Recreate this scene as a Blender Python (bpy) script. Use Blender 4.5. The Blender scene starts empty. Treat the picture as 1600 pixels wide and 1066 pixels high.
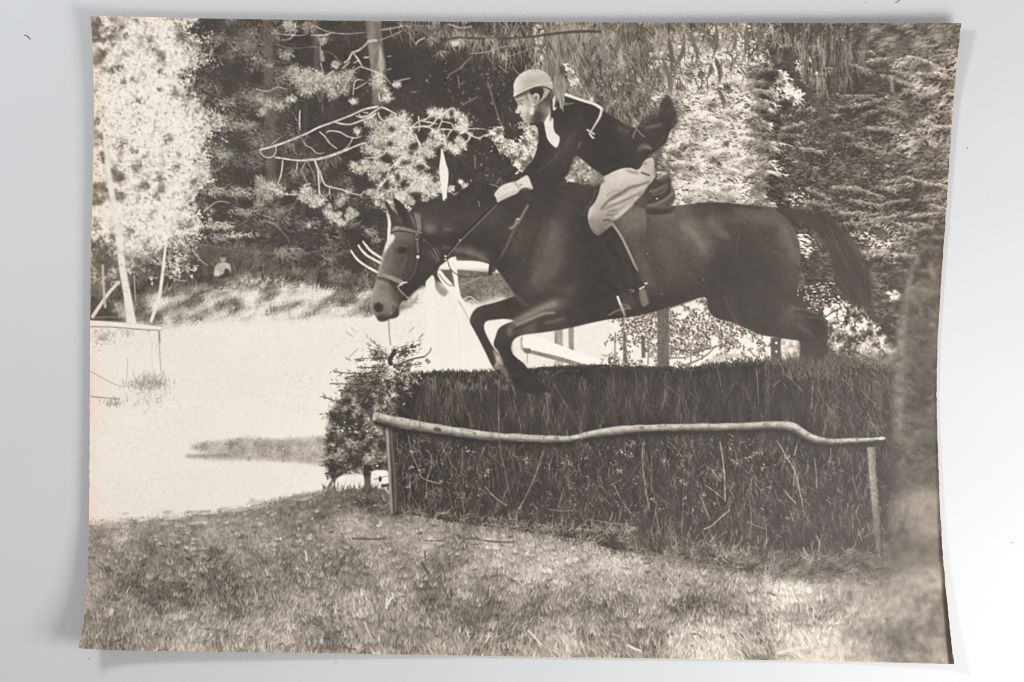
"""Close-up of an old sepia photographic print, curled at its corners, lying on a white tabletop."""
import bpy, math
import numpy as np

# ---------------------------------------------------------------- camera, light, exposure
PX = 0.0003                     # one picture unit on the tabletop, in metres
CAM_H = 1.25
sc = bpy.context.scene
cam = bpy.data.objects.new('camera', bpy.data.cameras.new('camera'))
sc.collection.objects.link(cam)
cam.location = (0, 0, CAM_H)
cam.data.sensor_width = 36.0
cam.data.lens = 36.0 * CAM_H / (1600 * PX)
cam.data.clip_start = 0.05
cam.data.clip_end = 50
sc.camera = cam

world = bpy.data.worlds.new('World'); sc.world = world; world.use_nodes = True
bg = world.node_tree.nodes['Background']
bg.inputs['Color'].default_value = (0.97, 0.985, 1.0, 1)
bg.inputs['Strength'].default_value = 0.34


def lamp(name, loc, aim, size, power, color):
    l = bpy.data.lights.new(name, 'AREA'); l.shape = 'RECTANGLE'; l.size = size[0]; l.size_y = size[1]
    l.energy = power; l.color = color
    o = bpy.data.objects.new(name, l); sc.collection.objects.link(o)
    o.location = loc
    d = np.array(aim) - np.array(loc)
    from mathutils import Vector
    o.rotation_euler = Vector(d).to_track_quat('-Z', 'Y').to_euler()
    return o


lamp('key_softbox', (0.44, -0.24, 0.46), (0.05, 0.0, 0.0), (0.34, 0.34), 4.35, (1.0, 0.985, 0.965))
lamp('fill_softbox', (-0.50, 0.38, 0.60), (0.0, 0.0, 0.0), (0.15, 0.15), 3.3, (0.955, 0.975, 1.0))

vs = sc.view_settings
vs.view_transform = 'Standard'; vs.look = 'None'; vs.exposure = 0.0; vs.gamma = 1.0
sc.render.engine = 'CYCLES'
sc.cycles.max_bounces = 6
sc.cycles.use_denoising = False
sc.cycles.pixel_filter_type = 'BLACKMAN_HARRIS'; sc.cycles.filter_width = 1.05


def mesh_object(name, verts, faces, mat, parent=None, smooth=True):
    me = bpy.data.meshes.new(name)
    v = np.asarray(verts, np.float32); f = np.asarray(faces, np.int32)
    n = f.shape[1]
    me.vertices.add(len(v)); me.vertices.foreach_set('co', v.ravel())
    me.loops.add(f.size); me.loops.foreach_set('vertex_index', f.ravel())
    me.polygons.add(len(f)); me.polygons.foreach_set('loop_start', np.arange(0, f.size, n, dtype=np.int32))
    me.polygons.foreach_set('loop_total', np.full(len(f), n, np.int32))
    if smooth: me.polygons.foreach_set('use_smooth', np.ones(len(f), bool))
    me.update(calc_edges=True); me.validate()
    me.materials.append(mat)
    o = bpy.data.objects.new(name, me); sc.collection.objects.link(o)
    if parent is not None: o.parent = parent
    return o


def material(name, rough, spec=0.5):
    m = bpy.data.materials.new(name); m.use_nodes = True
    b = m.node_tree.nodes['Principled BSDF']
    b.inputs['Roughness'].default_value = rough
    b.inputs['Specular IOR Level'].default_value = spec
    return m, m.node_tree, b


# ---------------------------------------------------------------- white tabletop
m_table, nt, b = material('white_tabletop', 0.55, 0.25)
tc = nt.nodes.new('ShaderNodeTexCoord')
nz = nt.nodes.new('ShaderNodeTexNoise'); nz.inputs['Scale'].default_value = 9; nz.inputs['Detail'].default_value = 5
fine = nt.nodes.new('ShaderNodeTexNoise'); fine.inputs['Scale'].default_value = 900; fine.inputs['Detail'].default_value = 3
rp = nt.nodes.new('ShaderNodeValToRGB')
rp.color_ramp.elements[0].position = 0.3; rp.color_ramp.elements[0].color = (0.555, 0.563, 0.57, 1)
rp.color_ramp.elements[1].position = 0.7; rp.color_ramp.elements[1].color = (0.58, 0.588, 0.595, 1)
bp = nt.nodes.new('ShaderNodeBump'); bp.inputs['Strength'].default_value = 0.06; bp.inputs['Distance'].default_value = 0.0004
for n_ in (nz, fine): nt.links.new(tc.outputs['Object'], n_.inputs['Vector'])
nt.links.new(nz.outputs['Fac'], rp.inputs['Fac']); nt.links.new(rp.outputs['Color'], b.inputs['Base Color'])
nt.links.new(fine.outputs['Fac'], bp.inputs['Height']); nt.links.new(bp.outputs['Normal'], b.inputs['Normal'])
g = np.linspace(-1.2, 1.2, 13)
tv = [(x, y, 0.0) for y in g for x in g]
tf = [(j * 13 + i, j * 13 + i + 1, (j + 1) * 13 + i + 1, (j + 1) * 13 + i) for j in range(12) for i in range(12)]
table = mesh_object('tabletop', tv, tf, m_table)
table['kind'] = 'structure'; table['label'] = 'plain white matte tabletop under the print'
# ---------------------------------------------------------------- picture engine
W, H = 1600, 1066
T = np.full((H, W), 0.14, np.float32)          # printed tone: 0 = deepest black, 1 = bare paper
LAB = np.zeros((H, W), np.uint8)               # which printed motif each spot belongs to
rng = np.random.default_rng(11)
YY, XX = np.mgrid[0:H, 0:W].astype(np.float32)
_tab = np.random.default_rng(5).random((256, 256)).astype(np.float32)


def vnoise(x, y):
    xi = np.floor(x).astype(np.int32); yi = np.floor(y).astype(np.int32)
    fx = x - xi; fy = y - yi
    fx = fx * fx * (3 - 2 * fx); fy = fy * fy * (3 - 2 * fy)
    x0 = xi & 255; x1 = (xi + 1) & 255; y0 = yi & 255; y1 = (yi + 1) & 255
    a = _tab[y0, x0] * (1 - fx) + _tab[y0, x1] * fx
    b = _tab[y1, x0] * (1 - fx) + _tab[y1, x1] * fx
    return a * (1 - fy) + b * fy


def fbm(x, y, cell, octs=3, ang=0.0, stretch=1.0, off=0.0):
    c, s = math.cos(ang), math.sin(ang)
    u = (x * c + y * s) / (cell * stretch) + off
    v = (-x * s + y * c) / cell + off * 1.7
    r = 0; amp = 1.0; tot = 0
    for k in range(octs):
        r = r + amp * vnoise(u * 2 ** k + 17.3 * k, v * 2 ** k + 9.1 * k)
        tot += amp; amp *= 0.55
    return (r / tot - 0.5) * 2.0


def box(a, r, axis):
    if r < 1: return a
    n = a.shape[axis]
    p = np.pad(a, [(r + 1, r) if i == axis else (0, 0) for i in (0, 1)], mode='edge').astype(np.float64).cumsum(axis)
    if axis == 0: return ((p[2 * r + 1:2 * r + 1 + n] - p[:n]) / (2 * r + 1)).astype(np.float32)
    return ((p[:, 2 * r + 1:2 * r + 1 + n] - p[:, :n]) / (2 * r + 1)).astype(np.float32)


def gauss(a, s):
    """small sigma: exact kernel; larger: three box passes"""
    if s <= 0: return a
    if s < 2.5:
        r = int(math.ceil(3 * s)); k = np.exp(-np.arange(-r, r + 1) ** 2 / (2 * s * s)); k /= k.sum()
        for ax in (0, 1):
            p = np.pad(a, [(r, r) if i == ax else (0, 0) for i in (0, 1)], mode='edge')
            n = a.shape[ax]
            a = sum(np.float32(k[i]) * (p[i:i + n] if ax == 0 else p[:, i:i + n]) for i in range(2 * r + 1))
        return a
    r = max(1, int(round(s * 1.0)))
    for _ in range(3):
        a = box(box(a, r, 0), r, 1)
    return a


def spline(pts, closed=True, n=8):
    p = np.array(pts, float)
    m = len(p); out = []
    t = np.linspace(0, 1, n, endpoint=False)[:, None]
    rngi = range(m) if closed else range(m - 1)
    for i in rngi:
        if closed:
            a, b, c, d = p[(i - 1) % m], p[i], p[(i + 1) % m], p[(i + 2) % m]
        else:
            a, b, c, d = p[max(i - 1, 0)], p[i], p[i + 1], p[min(i + 2, m - 1)]
        out.append(0.5 * (2 * b + (c - a) * t + (2 * a - 5 * b + 4 * c - d) * t ** 2 + (-a + 3 * b - 3 * c + d) * t ** 3))
    if not closed: out.append(p[-1:])
    return np.concatenate(out)


def raster(poly, pad=0):
    """anti-aliased coverage of a closed outline; returns (mask, y0, x0)"""
    SS = 4
    x0 = int(max(0, math.floor(poly[:, 0].min()) - 1 - pad)); x1 = int(min(W, math.ceil(poly[:, 0].max()) + 2 + pad))
    y0 = int(max(0, math.floor(poly[:, 1].min()) - 1 - pad)); y1 = int(min(H, math.ceil(poly[:, 1].max()) + 2 + pad))
    if x1 <= x0 or y1 <= y0: return np.zeros((1, 1), np.float32), 0, 0
    w, h = x1 - x0, y1 - y0
    a = poly; b = np.roll(poly, -1, 0)
    D = np.zeros((h * SS, w + 2))
    ya = (a[:, 1] - y0) * SS - 0.5; yb = (b[:, 1] - y0) * SS - 0.5
    xa = a[:, 0] - x0; xb = b[:, 0] - x0
    for i in range(len(a)):
        if ya[i] == yb[i]: continue
        s = 1.0
        p, q, xp, xq = ya[i], yb[i], xa[i], xb[i]
        if p > q: p, q, xp, xq, s = q, p, xq, xp, -1.0
        r0 = max(0, math.ceil(p)); r1 = min(h * SS - 1, math.ceil(q) - 1)
        if r1 < r0: continue
        rr = np.arange(r0, r1 + 1)
        xc = np.clip(xp + (rr - p) * (xq - xp) / (q - p), 0, w - 0.001)
        ii = xc.astype(int); f = xc - ii
        D[rr, ii] += s * (1 - f); D[rr, ii + 1] += s * f
    m = np.abs(np.cumsum(D, 1)[:, :w]).clip(0, 1).reshape(h, SS, w).mean(1)
    return m.astype(np.float32), y0, x0


def shape(pts, tone=None, lab=None, soft=0.0, alpha=1.0, smooth=True, add=False):
    """fill an outline with a tone (number or function of x, y)"""
    p = spline(pts) if smooth else np.array(pts, float)
    m, y0, x0 = raster(p, int(soft * 3 + 1))
    if soft > 0: m = gauss(m, soft)
    sl = np.s_[y0:y0 + m.shape[0], x0:x0 + m.shape[1]]
    if tone is not None:
        t = tone(XX[sl], YY[sl]) if callable(tone) else tone
        if add: T[sl] += m * alpha * t
        else: T[sl] = T[sl] * (1 - m * alpha) + t * m * alpha
    if lab is not None: LAB[sl][m > 0.5] = lab
    return m, sl


def stroke(pts, w, tone, alpha=1.0, soft=0.0, lab=None, w2=None, n=8, round_end=True):
    """one tapered brush stroke along a curve"""
    c = spline(pts, False, n)
    d = np.gradient(c, axis=0); L = np.hypot(d[:, 0], d[:, 1]) + 1e-6
    nx, ny = -d[:, 1] / L, d[:, 0] / L
    s = np.linspace(0, 1, len(c))
    if np.ndim(w): ww = np.interp(s, np.linspace(0, 1, len(w)), w) / 2
    else: ww = (w + ((w2 if w2 is not None else w) - w) * s) / 2
    q = np.concatenate([np.stack([c[:, 0] + nx * ww, c[:, 1] + ny * ww], 1),
                        np.stack([c[:, 0] - nx * ww, c[:, 1] - ny * ww], 1)[::-1]])
    m, y0, x0 = raster(q, int(soft * 3 + 1))
    if soft > 0: m = gauss(m, soft)
    m = m * alpha
    sl = np.s_[y0:y0 + m.shape[0], x0:x0 + m.shape[1]]
    t = tone(XX[sl], YY[sl]) if callable(tone) else tone
    T[sl] = T[sl] * (1 - m) + t * m
    if lab is not None: LAB[sl][m > 0.4] = lab


def ell(cx, cy, rx, ry, tone, ang=0, soft=0.0, alpha=1.0, lab=None):
    t = np.linspace(0, 2 * np.pi, 28, endpoint=False); c, s = math.cos(ang), math.sin(ang)
    x = rx * np.cos(t); y = ry * np.sin(t)
    return shape(np.stack([cx + x * c - y * s, cy + x * s + y * c], 1), tone, lab, soft, alpha, smooth=False)


def rbf(pts, s=18.0):
    """smooth tone field through hand-read tone samples (x, y, tone[, sigma])"""
    def f(x, y):
        num = np.zeros_like(x); den = np.full_like(x, 1e-9)
        for q in pts:
            ss = q[3] if len(q) > 3 else s
            d = ((x - q[0]) ** 2 + (y - q[1]) ** 2) / (ss * ss)
            w = np.exp(-0.5 * d) + 1e-5 / (1 + d) ** 2
            num += w * q[2]; den += w
        return num / den
    return f


_acc = np.zeros(H * W, np.float64)


def _splat(px, py, wt, tone, clip=None):
    """bilinear splat of many points, composited once over T"""
    xi = np.floor(px).astype(np.int64); yi = np.floor(py).astype(np.int64)
    fx = px - xi; fy = py - yi
    ok = (xi >= 0) & (yi >= 0) & (xi < W - 1) & (yi < H - 1)
    xi, yi, fx, fy, wt, tone = xi[ok], yi[ok], fx[ok], fy[ok], wt[ok], tone[ok]
    if len(xi) == 0: return
    ya, yb, xa, xb = yi.min(), yi.max() + 2, xi.min(), xi.max() + 2
    w_ = xb - xa; idx = (yi - ya) * w_ + xi - xa
    I = np.concatenate([idx, idx + 1, idx + w_, idx + w_ + 1])
    Wt = np.concatenate([(1 - fx) * (1 - fy), fx * (1 - fy), (1 - fx) * fy, fx * fy]) * np.tile(wt, 4)
    n = (yb - ya) * w_
    a = np.bincount(I, Wt, n)[:n].reshape(-1, w_); v = np.bincount(I, Wt * np.tile(tone, 4), n)[:n].reshape(-1, w_)
    al = np.clip(a, 0, 1).astype(np.float32)
    if clip is not None: al = al * clip[ya:yb, xa:xb]
    c = (v / np.maximum(a, 1e-6)).astype(np.float32)
    T[ya:yb, xa:xb] = T[ya:yb, xa:xb] * (1 - al) + c * al


def blades(x, y, L, ang, bend, w, tone, alpha=0.8, chunks=8, clip=None, taper=True):
    """thousands of thin curved strokes, painted in a few layers"""
    n = len(x); o = np.ones(n)
    L, ang, bend, w, tone, alpha = [np.asarray(v) * o for v in (L, ang, bend, w, tone, alpha)]
    for k in np.array_split(np.arange(n), max(1, min(chunks, n))):
        if len(k) == 0: continue
        K = int(max(4, L[k].max() * 1.3))
        s = np.linspace(0, 1, K)[None]
        a = ang[k, None] + bend[k, None] * s
        dx = np.cos(a) * L[k, None] / K; dy = np.sin(a) * L[k, None] / K
        px = x[k, None] + np.cumsum(dx, 1); py = y[k, None] + np.cumsum(dy, 1)
        st = L[k, None] / K
        fall = (1 - s ** 2) if taper else np.ones_like(s)
        wt = alpha[k, None] * fall * np.minimum(1.0, st) * 1.25
        tt = np.broadcast_to(tone[k, None], px.shape)
        lanes = int(max(1, round(float(w[k].max()))))
        X, Y, Q, R = [], [], [], []
        for j in range(lanes):
            o = (j - (lanes - 1) / 2) * (w[k, None] / max(lanes, 1)) * np.sqrt(fall)
            X.append((px - np.sin(a) * o).ravel()); Y.append((py + np.cos(a) * o).ravel())
            Q.append((wt * np.minimum(1, w[k, None])).ravel()); R.append(tt.ravel())
        _splat(np.concatenate(X), np.concatenate(Y), np.concatenate(Q), np.concatenate(R), clip)


def dabs(x, y, a, b, ang, tone, alpha=0.9, chunks=10, clip=None):
    """thousands of small leaf-shaped dabs"""
    n = len(x); o = np.ones(n)
    a, b, ang, tone, alpha = [np.asarray(v) * o for v in (a, b, ang, tone, alpha)]
    for k in np.array_split(np.arange(n), max(1, min(chunks, n))):
        if len(k) == 0: continue
        r = int(math.ceil(a[k].max())) + 1
        gy, gx = np.mgrid[-r:r + 1, -r:r + 1]
        ix = np.round(x[k]).astype(int); iy = np.round(y[k]).astype(int)
        X = gx[None] + (ix - x[k])[:, None, None]; Y = gy[None] + (iy - y[k])[:, None, None]
        c = np.cos(ang[k])[:, None, None]; s = np.sin(ang[k])[:, None, None]
        u = (X * c + Y * s) / a[k][:, None, None]; v = (-X * s + Y * c) / b[k][:, None, None]
        d = np.sqrt(u * u + v * v)
        m = np.clip((1 - d) * b[k][:, None, None] + 0.5, 0, 1) * alpha[k][:, None, None]
        PX = (gx[None] + ix[:, None, None]); PY = (gy[None] + iy[:, None, None])
        ok = (m > 0.01) & (PX >= 0) & (PX < W) & (PY >= 0) & (PY < H)
        tt = np.broadcast_to(tone[k][:, None, None], m.shape)[ok]
        px = PX[ok]; py = PY[ok]; mm = m[ok]
        if len(px) == 0: continue
        ya, yb, xa, xb = py.min(), py.max() + 1, px.min(), px.max() + 1
        w_ = xb - xa; idx = (py - ya) * w_ + px - xa; nn = (yb - ya) * w_
        A = np.bincount(idx, mm, nn).reshape(-1, w_); V = np.bincount(idx, mm * tt, nn).reshape(-1, w_)
        al = np.clip(A, 0, 1).astype(np.float32)
        if clip is not None: al = al * clip[ya:yb, xa:xb]
        cc = (V / np.maximum(A, 1e-6)).astype(np.float32)
        T[ya:yb, xa:xb] = T[ya:yb, xa:xb] * (1 - al) + cc * al


def region(pts, soft=0.0, smooth=True):
    m, y0, x0 = raster(spline(pts) if smooth else np.array(pts, float), int(3 * soft + 1))
    if soft: m = gauss(m, soft)
    full = np.zeros((H, W), np.float32); full[y0:y0 + m.shape[0], x0:x0 + m.shape[1]] = m
    return full


def scatter(mask, n):
    """n random spots distributed like the mask"""
    ys, xs = np.nonzero(mask > 0.02)
    p = mask[ys, xs].astype(np.float64); c = np.cumsum(p); r = rng.random(n) * c[-1]
    k = np.minimum(np.searchsorted(c, r), len(ys) - 1)
    return xs[k] + rng.random(n), ys[k] + rng.random(n)


def sig(v): return 1 / (1 + np.exp(-v))


def foliage(mask, n, size, asp, ang, spread, lo, hi, thr, k=6.0, cell=22, jit=0.10, alpha=0.9, chunks=14, stretch=1.0, nang=0.0, field=None, clip=None):
    """leafy mass: light and dark clumps that follow a clump noise"""
    x, y = scatter(mask, n)
    b = fbm(x, y, cell, 3, nang, stretch, rng.random() * 90)
    if field is not None: b = b + field(x.astype(np.float32), y.astype(np.float32))
    t = lo + (hi - lo) * sig(k * (b - thr)) + rng.normal(0, jit, n) * (0.4 + 0.6 * sig(k * (b - thr)))
    a = rng.uniform(size[0], size[1], n)
    dabs(x, y, a, np.maximum(0.8, a * asp), ang + rng.normal(0, spread, n), np.clip(t, 0.0, 1.0), alpha, chunks, clip)


def feathers(mask, n, L, ang, spread, bend, w, lo, hi, thr, k=6.0, cell=24, jit=0.06, alpha=0.6, chunks=14, nang=0.0, stretch=1.0, field=None, clip=None):
    """needle and straw texture"""
    x, y = scatter(mask, n)
    b = fbm(x, y, cell, 3, nang, stretch, rng.random() * 90)
    if field is not None: b = b + field(x.astype(np.float32), y.astype(np.float32))
    t = lo + (hi - lo) * sig(k * (b - thr)) + rng.normal(0, jit, n)
    blades(x, y, rng.uniform(L[0], L[1], n), ang + rng.normal(0, spread, n), rng.normal(0, bend, n), w, np.clip(t, 0, 1), alpha, chunks, clip)


def tuft(cx, cy, r, tone, n=70, squash=0.8):
    """burst of pine needles"""
    ell(cx, cy, r * .62, r * .55, max(.1, tone - .08), soft=max(1.5, r * .22), alpha=.55)
    a = rng.uniform(0, 2 * np.pi, n); q = rng.random(n) * 0.7 * r
    blades(cx + np.cos(a) * q, cy + np.sin(a) * q * squash, rng.uniform(0.25, 0.55, n) * r, a + rng.normal(0, 0.35, n), rng.normal(0, 0.4, n),
           1.3, np.clip(tone + rng.normal(0, 0.10, n), 0.1, 1.0), 0.75, 3)
# ---------------------------------------------------------------- the printed picture, back to front
pi = math.pi
FOREST, BIRCH, PINE, BUSH, CONIFER, FIELD, WHITE_FENCE, FLAG, SPRUCE, HEDGE, RAIL, POST_A, POST_B, GRASS, TRUNK, BYSTANDER, WILLOW, SAPLINGS, FAR_FENCE, LOG = range(20)
LOG2, LOG3 = 20, 21

# --- dark wood behind everything
T[:] = 0.10 + 0.07 * fbm(XX, YY, 30, 4, off=3) + 0.05 * fbm(XX, YY, 5, 2, off=8)
wood = region([(140, 20), (1500, 20), (1500, 600), (1000, 600), (760, 470), (540, 460), (330, 440), (140, 480)], smooth=False)
feathers(wood, 11000, (5, 13), pi / 2 + 0.3, 0.8, 0.6, 1.2, 0.06, 0.42, 0.14, cell=30, alpha=0.5)
# feathery boughs between the birch and the pine
m = region([(290, 35), (420, 30), (450, 120), (420, 230), (330, 260), (300, 200), (285, 110)], 10)
feathers(m, 6000, (5, 12), 0.5, 0.7, 0.7, 1.3, 0.06, 0.62, 0.1, cell=22, alpha=0.6)
foliage(m, 1500, (1.4, 3.2), 0.6, 0.3, 0.8, 0.10, 0.55, 0.30, cell=22, alpha=0.6)
m = region([(300, 215), (420, 190), (560, 300), (590, 430), (330, 440), (290, 380), (310, 300)], 10)
feathers(m, 6400, (5, 14), 0.35, 0.7, 0.7, 1.3, 0.06, 0.6, 0.12, cell=22, alpha=0.6, stretch=1.6, nang=0.2)
for (x, y, rx, ry, t) in [(332, 60, 26, 12, .34), (388, 70, 22, 14, .36), (352, 160, 22, 8, .42), (392, 150, 22, 9, .4), (375, 195, 30, 9, .44), (338, 185, 16, 8, .5), (345, 240, 26, 8, .5),
                          (395, 218, 16, 10, .4), (332, 297, 26, 10, .55), (375, 300, 24, 8, .55), (340, 352, 28, 7, .66), (372, 367, 30, 4, .72), (410, 290, 18, 10, .6), (380, 330, 22, 7, .5), (335, 372, 16, 6, .5),
                          (430, 330, 20, 9, .42), (480, 350, 24, 10, .3), (540, 350, 24, 8, .34), (520, 390, 34, 12, .25), (455, 395, 22, 12, .34), (575, 362, 14, 6, .5), (585, 375, 10, 4, .5)]:
    n = int(rx * ry * 0.5)
    a = rng.normal(0, 0.45, (2, n))
    blades(x + a[0] * rx, y + a[1] * ry, rng.uniform(5, 11, n), rng.normal(0.35, 0.6, n), rng.normal(0, 0.6, n), 1.6, np.clip(t + rng.normal(0, .12, n), .08, .95), 0.6, 3)
# darker holes that keep their depth
for (x, y, rx, ry) in [(355, 105, 38, 16), (395, 125, 26, 14), (310, 120, 22, 14), (330, 210, 26, 10), (375, 230, 20, 14), (440, 215, 22, 10), (440, 260, 18, 26), (520, 270, 26, 14), (505, 90, 42, 26), (620, 100, 40, 40), (345, 400, 26, 12), (405, 385, 30, 8),
                       (560, 380, 24, 20), (690, 130, 40, 50), (455, 90, 14, 14), (315, 45, 20, 8)]:
    ell(x, y, rx * .8, ry * .8, 0.06, soft=7, alpha=0.75)
# --- wood left of the rider: almost black, with specks of light
m = region([(610, 60), (800, 60), (800, 300), (620, 300), (740, 200)], 12)
feathers(m, 1500, (4, 10), 1.0, 0.9, 0.5, 1.2, 0.06, 0.28, 0.2, cell=24, alpha=0.5)
n = 130; x, y = scatter(region([(690, 100), (800, 110), (800, 215), (750, 300), (740, 230), (640, 160)], 6), n)
x += 6 * fbm(x, y, 16, 2); dabs(x, y, rng.uniform(.7, 2.6, n) ** 1.2, rng.uniform(.5, 1.3, n), rng.uniform(0, 3, n), rng.uniform(.2, .75, n), .75)
for p in [((722, 165), (735, 158), (747, 152)), ((700, 118), (715, 110), (728, 98), (735, 92)), ((716, 118), (718, 138)), ((720, 110), (727, 98)), ((762, 127), (775, 170), (788, 212)), ((742, 243), (743, 265))]:
    stroke(p, 2.2, .42, .8, .5)
stroke(((762, 127), (770, 155), (780, 185), (790, 214)), 1.4, .35, .8)

# --- far trunks
for p, w, t in [(((418, 30), (420, 110), (423, 200), (425, 300)), 15, .27), (((494, 30), (495, 90), (498, 130)), 9, .27), (((478, 160), (476, 260), (474, 340)), 6, .2), (((442, 180), (441, 300)), 4, .18)]:
    stroke(p, w, t, .8, 2.0)
feathers(region([(411, 30), (427, 30), (432, 300), (418, 300)], 2), 500, (4, 9), 1.2, .5, .3, 1.2, .1, .45, .1, cell=14, alpha=.5)
stroke(((584, 30), (587, 70), (592, 110), (594, 165)), (24, 24, 25, 20), lambda x, y: .38 + .08 * fbm(x, y, 5, 3, 1.5, 3) - .14 * sig((x - 596) / 2) + .1 * np.exp(-((x - 580) / 4) ** 2), .95, .9)
shape([(593, 68), (597, 80), (601, 100), (599, 112), (594, 115), (590, 106), (592, 90)], lambda x, y: .72 + .25 * fbm(x, y, 6, 2, 1.5, 3), soft=1.5, alpha=.9)
stroke(((576, 66), (583, 64), (590, 64)), 4, .72, 1, .6)
stroke(((592, 165), (594, 200), (592, 300)), 16, .22, .6, 2)

# --- the bright birch at the left
birch = region([(138, 20), (300, 20), (296, 42), (284, 58), (303, 64), (313, 80), (317, 96), (300, 104), (284, 106), (278, 120), (291, 132), (295, 150), (318, 168), (338, 182), (341, 196), (328, 206), (313, 222), (320, 246), (326, 272),
                (316, 290), (300, 300), (306, 318), (309, 345), (302, 372), (292, 386), (262, 384), (246, 402), (205, 420), (138, 440)], 2.5)
T[:] = T * (1 - birch * .9) + birch * .9 * (0.6 + .2 * fbm(XX, YY, 8, 3, off=31))
low = rbf([(150, 60, -.1), (230, 60, .25), (280, 80, .3), (190, 130, .5), (250, 110, .15), (240, 180, .8), (190, 200, .6), (300, 190, .6), (160, 250, -.15), (200, 260, .1), (260, 250, .5), (160, 350, .1), (230, 300, -.05), (270, 340, .7), (200, 390, .3), (240, 380, .5), (170, 420, -.4)], 32)
foliage(birch, 17000, (1.4, 3.2), 0.62, 0.4, 1.2, .22, .98, -.28, k=7, cell=13, jit=.13, field=lambda x, y: 1.25 * low(x, y) - .12 + .35 * fbm(x, y, 34, 2, off=77))
m = region([(285, 40), (320, 90), (300, 130), (345, 190), (325, 215), (330, 280), (300, 310), (315, 350), (290, 390), (262, 396), (280, 330), (310, 250), (310, 200), (270, 130), (300, 95), (270, 50)], 3)
foliage(m, 1400, (1.3, 2.8), .6, .4, 1.2, .3, .97, -.1, cell=9, alpha=.95)
m = region([(280, 25), (330, 60), (345, 110), (318, 125), (330, 150), (365, 190), (340, 225), (345, 280), (325, 310), (330, 350), (310, 400), (280, 400), (300, 340), (305, 250), (320, 195), (280, 140), (300, 95), (275, 50)], 7)
foliage(m, 900, (1.2, 2.6), .6, .4, 1.2, .12, .85, .12, cell=16, alpha=.8, k=7)
# holes in the crown
for (x, y, r) in [(178, 48, 6), (196, 58, 5), (165, 45, 5), (155, 35, 5), (236, 62, 5), (185, 105, 7), (193, 128, 5), (153, 95, 6), (250, 112, 5), (272, 147, 6), (250, 140, 4), (216, 158, 4), (262, 218, 7), (150, 190, 8), (155, 212, 9), (165, 245, 10), (190, 225, 8), (210, 235, 6), (160, 290, 9), (250, 280, 8),
                  (222, 292, 6), (245, 305, 7), (190, 305, 6), (205, 363, 7), (150, 355, 7), (158, 375, 6), (275, 262, 7), (305, 285, 8), (235, 395, 8), (180, 270, 6), (212, 262, 5)]:
    n = int(r * 3.4); dabs(x + rng.normal(0, r * .55, n), y + rng.normal(0, r * .55, n), rng.uniform(1.2, 3, n), rng.uniform(1, 1.8, n), rng.uniform(0, 3, n), rng.uniform(.2, .5, n), .65, 3)
LAB[birch > .5] = BIRCH
# shade under the birch
m = region([(143, 395), (200, 400), (260, 398), (310, 385), (420, 390), (420, 450), (330, 462), (250, 480), (200, 500), (143, 500)], 5)
T[:] = T * (1 - m * .85) + m * .85 * (.2 + .09 * fbm(XX, YY, 12, 3))
feathers(m, 2600, (5, 12), -1.4, .6, .5, 1.2, .12, .55, .1, cell=20, alpha=.5)
foliage(region([(143, 395), (240, 395), (300, 385), (300, 425), (200, 440), (143, 440)], 4), 900, (1.4, 2.8), .6, .3, 1, .18, .9, .05, cell=14, alpha=.85)

# --- the bright field and its bank
field = region([(100, 505), (120, 503), (210, 505), (240, 500), (300, 488), (345, 476), (372, 470), (400, 452), (450, 446), (520, 462), (560, 470), (600, 470), (640, 455), (700, 440), (800, 470), (1010, 500), (1010, 600), (620, 620), (620, 860), (100, 860)], 2.5, smooth=False)
bank = region([(180, 480), (240, 462), (300, 452), (345, 444), (390, 436), (450, 440), (520, 455), (600, 455), (640, 450), (640, 480), (560, 492), (420, 500), (330, 500), (230, 512)], 4)
T[:] = T * (1 - field) + field * (.945 + .02 * fbm(XX, YY, 40, 3, 0, 3) + .012 * fbm(XX, YY, 4, 2))
T[:] = T * (1 - bank * .8) + bank * .8 * (.66 + .22 * fbm(XX, YY, 16, 3, 0, 1.6, 4))
bk = rbf([(220, 475, -.25), (290, 470, -.15), (330, 452, -.45), (350, 480, .3), (400, 455, .25), (430, 475, .1), (480, 470, .35), (520, 478, -.15), (560, 475, -.05), (600, 470, -.2), (400, 495, .5), (500, 495, .5), (250, 495, .1), (450, 458, -.25), (540, 462, -.3), (380, 470, -.1)], 22)
feathers(bank, 6500, (6, 16), -.9, .5, .7, 1.2, .2, 1.0, 0, k=7, cell=12, alpha=.6, field=bk, stretch=2.4, nang=-.35)
m = region([(330, 450), (420, 440), (560, 452), (620, 440), (620, 428), (500, 425), (400, 420), (330, 430)], 5)
feathers(m, 1900, (5, 12), -1.2, .6, .6, 1.2, .1, .5, .15, cell=18, alpha=.55)
LAB[(field > .5) | (bank > .5)] = FIELD
m = field * (YY > 500); x, y = scatter(m * np.clip(fbm(XX, YY, 36, 2, 0, 2.5, 5) + .15, 0, 1), 3200); blades(x, y, rng.uniform(2, 7, 3200), rng.normal(-.4, .8, 3200), 0, 1.0, rng.uniform(.78, .92, 3200), .5, 4)
# faint grass marks in the field
for (x, y, rx, ry, t, n) in [(470, 590, 40, 14, .86, 90), (430, 560, 80, 30, .91, 160), (460, 620, 50, 20, .9, 120), (210, 540, 50, 14, .86, 120), (160, 530, 16, 12, .55, 90), (230, 660, 60, 20, .9, 60), (330, 745, 60, 20, .9, 60), (560, 520, 50, 18, .9, 90), (640, 510, 40, 24, .9, 70),
                             (310, 640, 30, 8, .87, 40), (460, 640, 26, 6, .86, 30), (520, 655, 16, 12, .84, 50)]:
    blades(x + rng.normal(0, rx * .5, n), y + rng.normal(0, ry * .5, n), rng.uniform(2, 7, n), rng.normal(-.4, .7, n), 0, 1.1, np.clip(t + rng.normal(0, .06, n), .3, .97), .6, 2)
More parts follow.
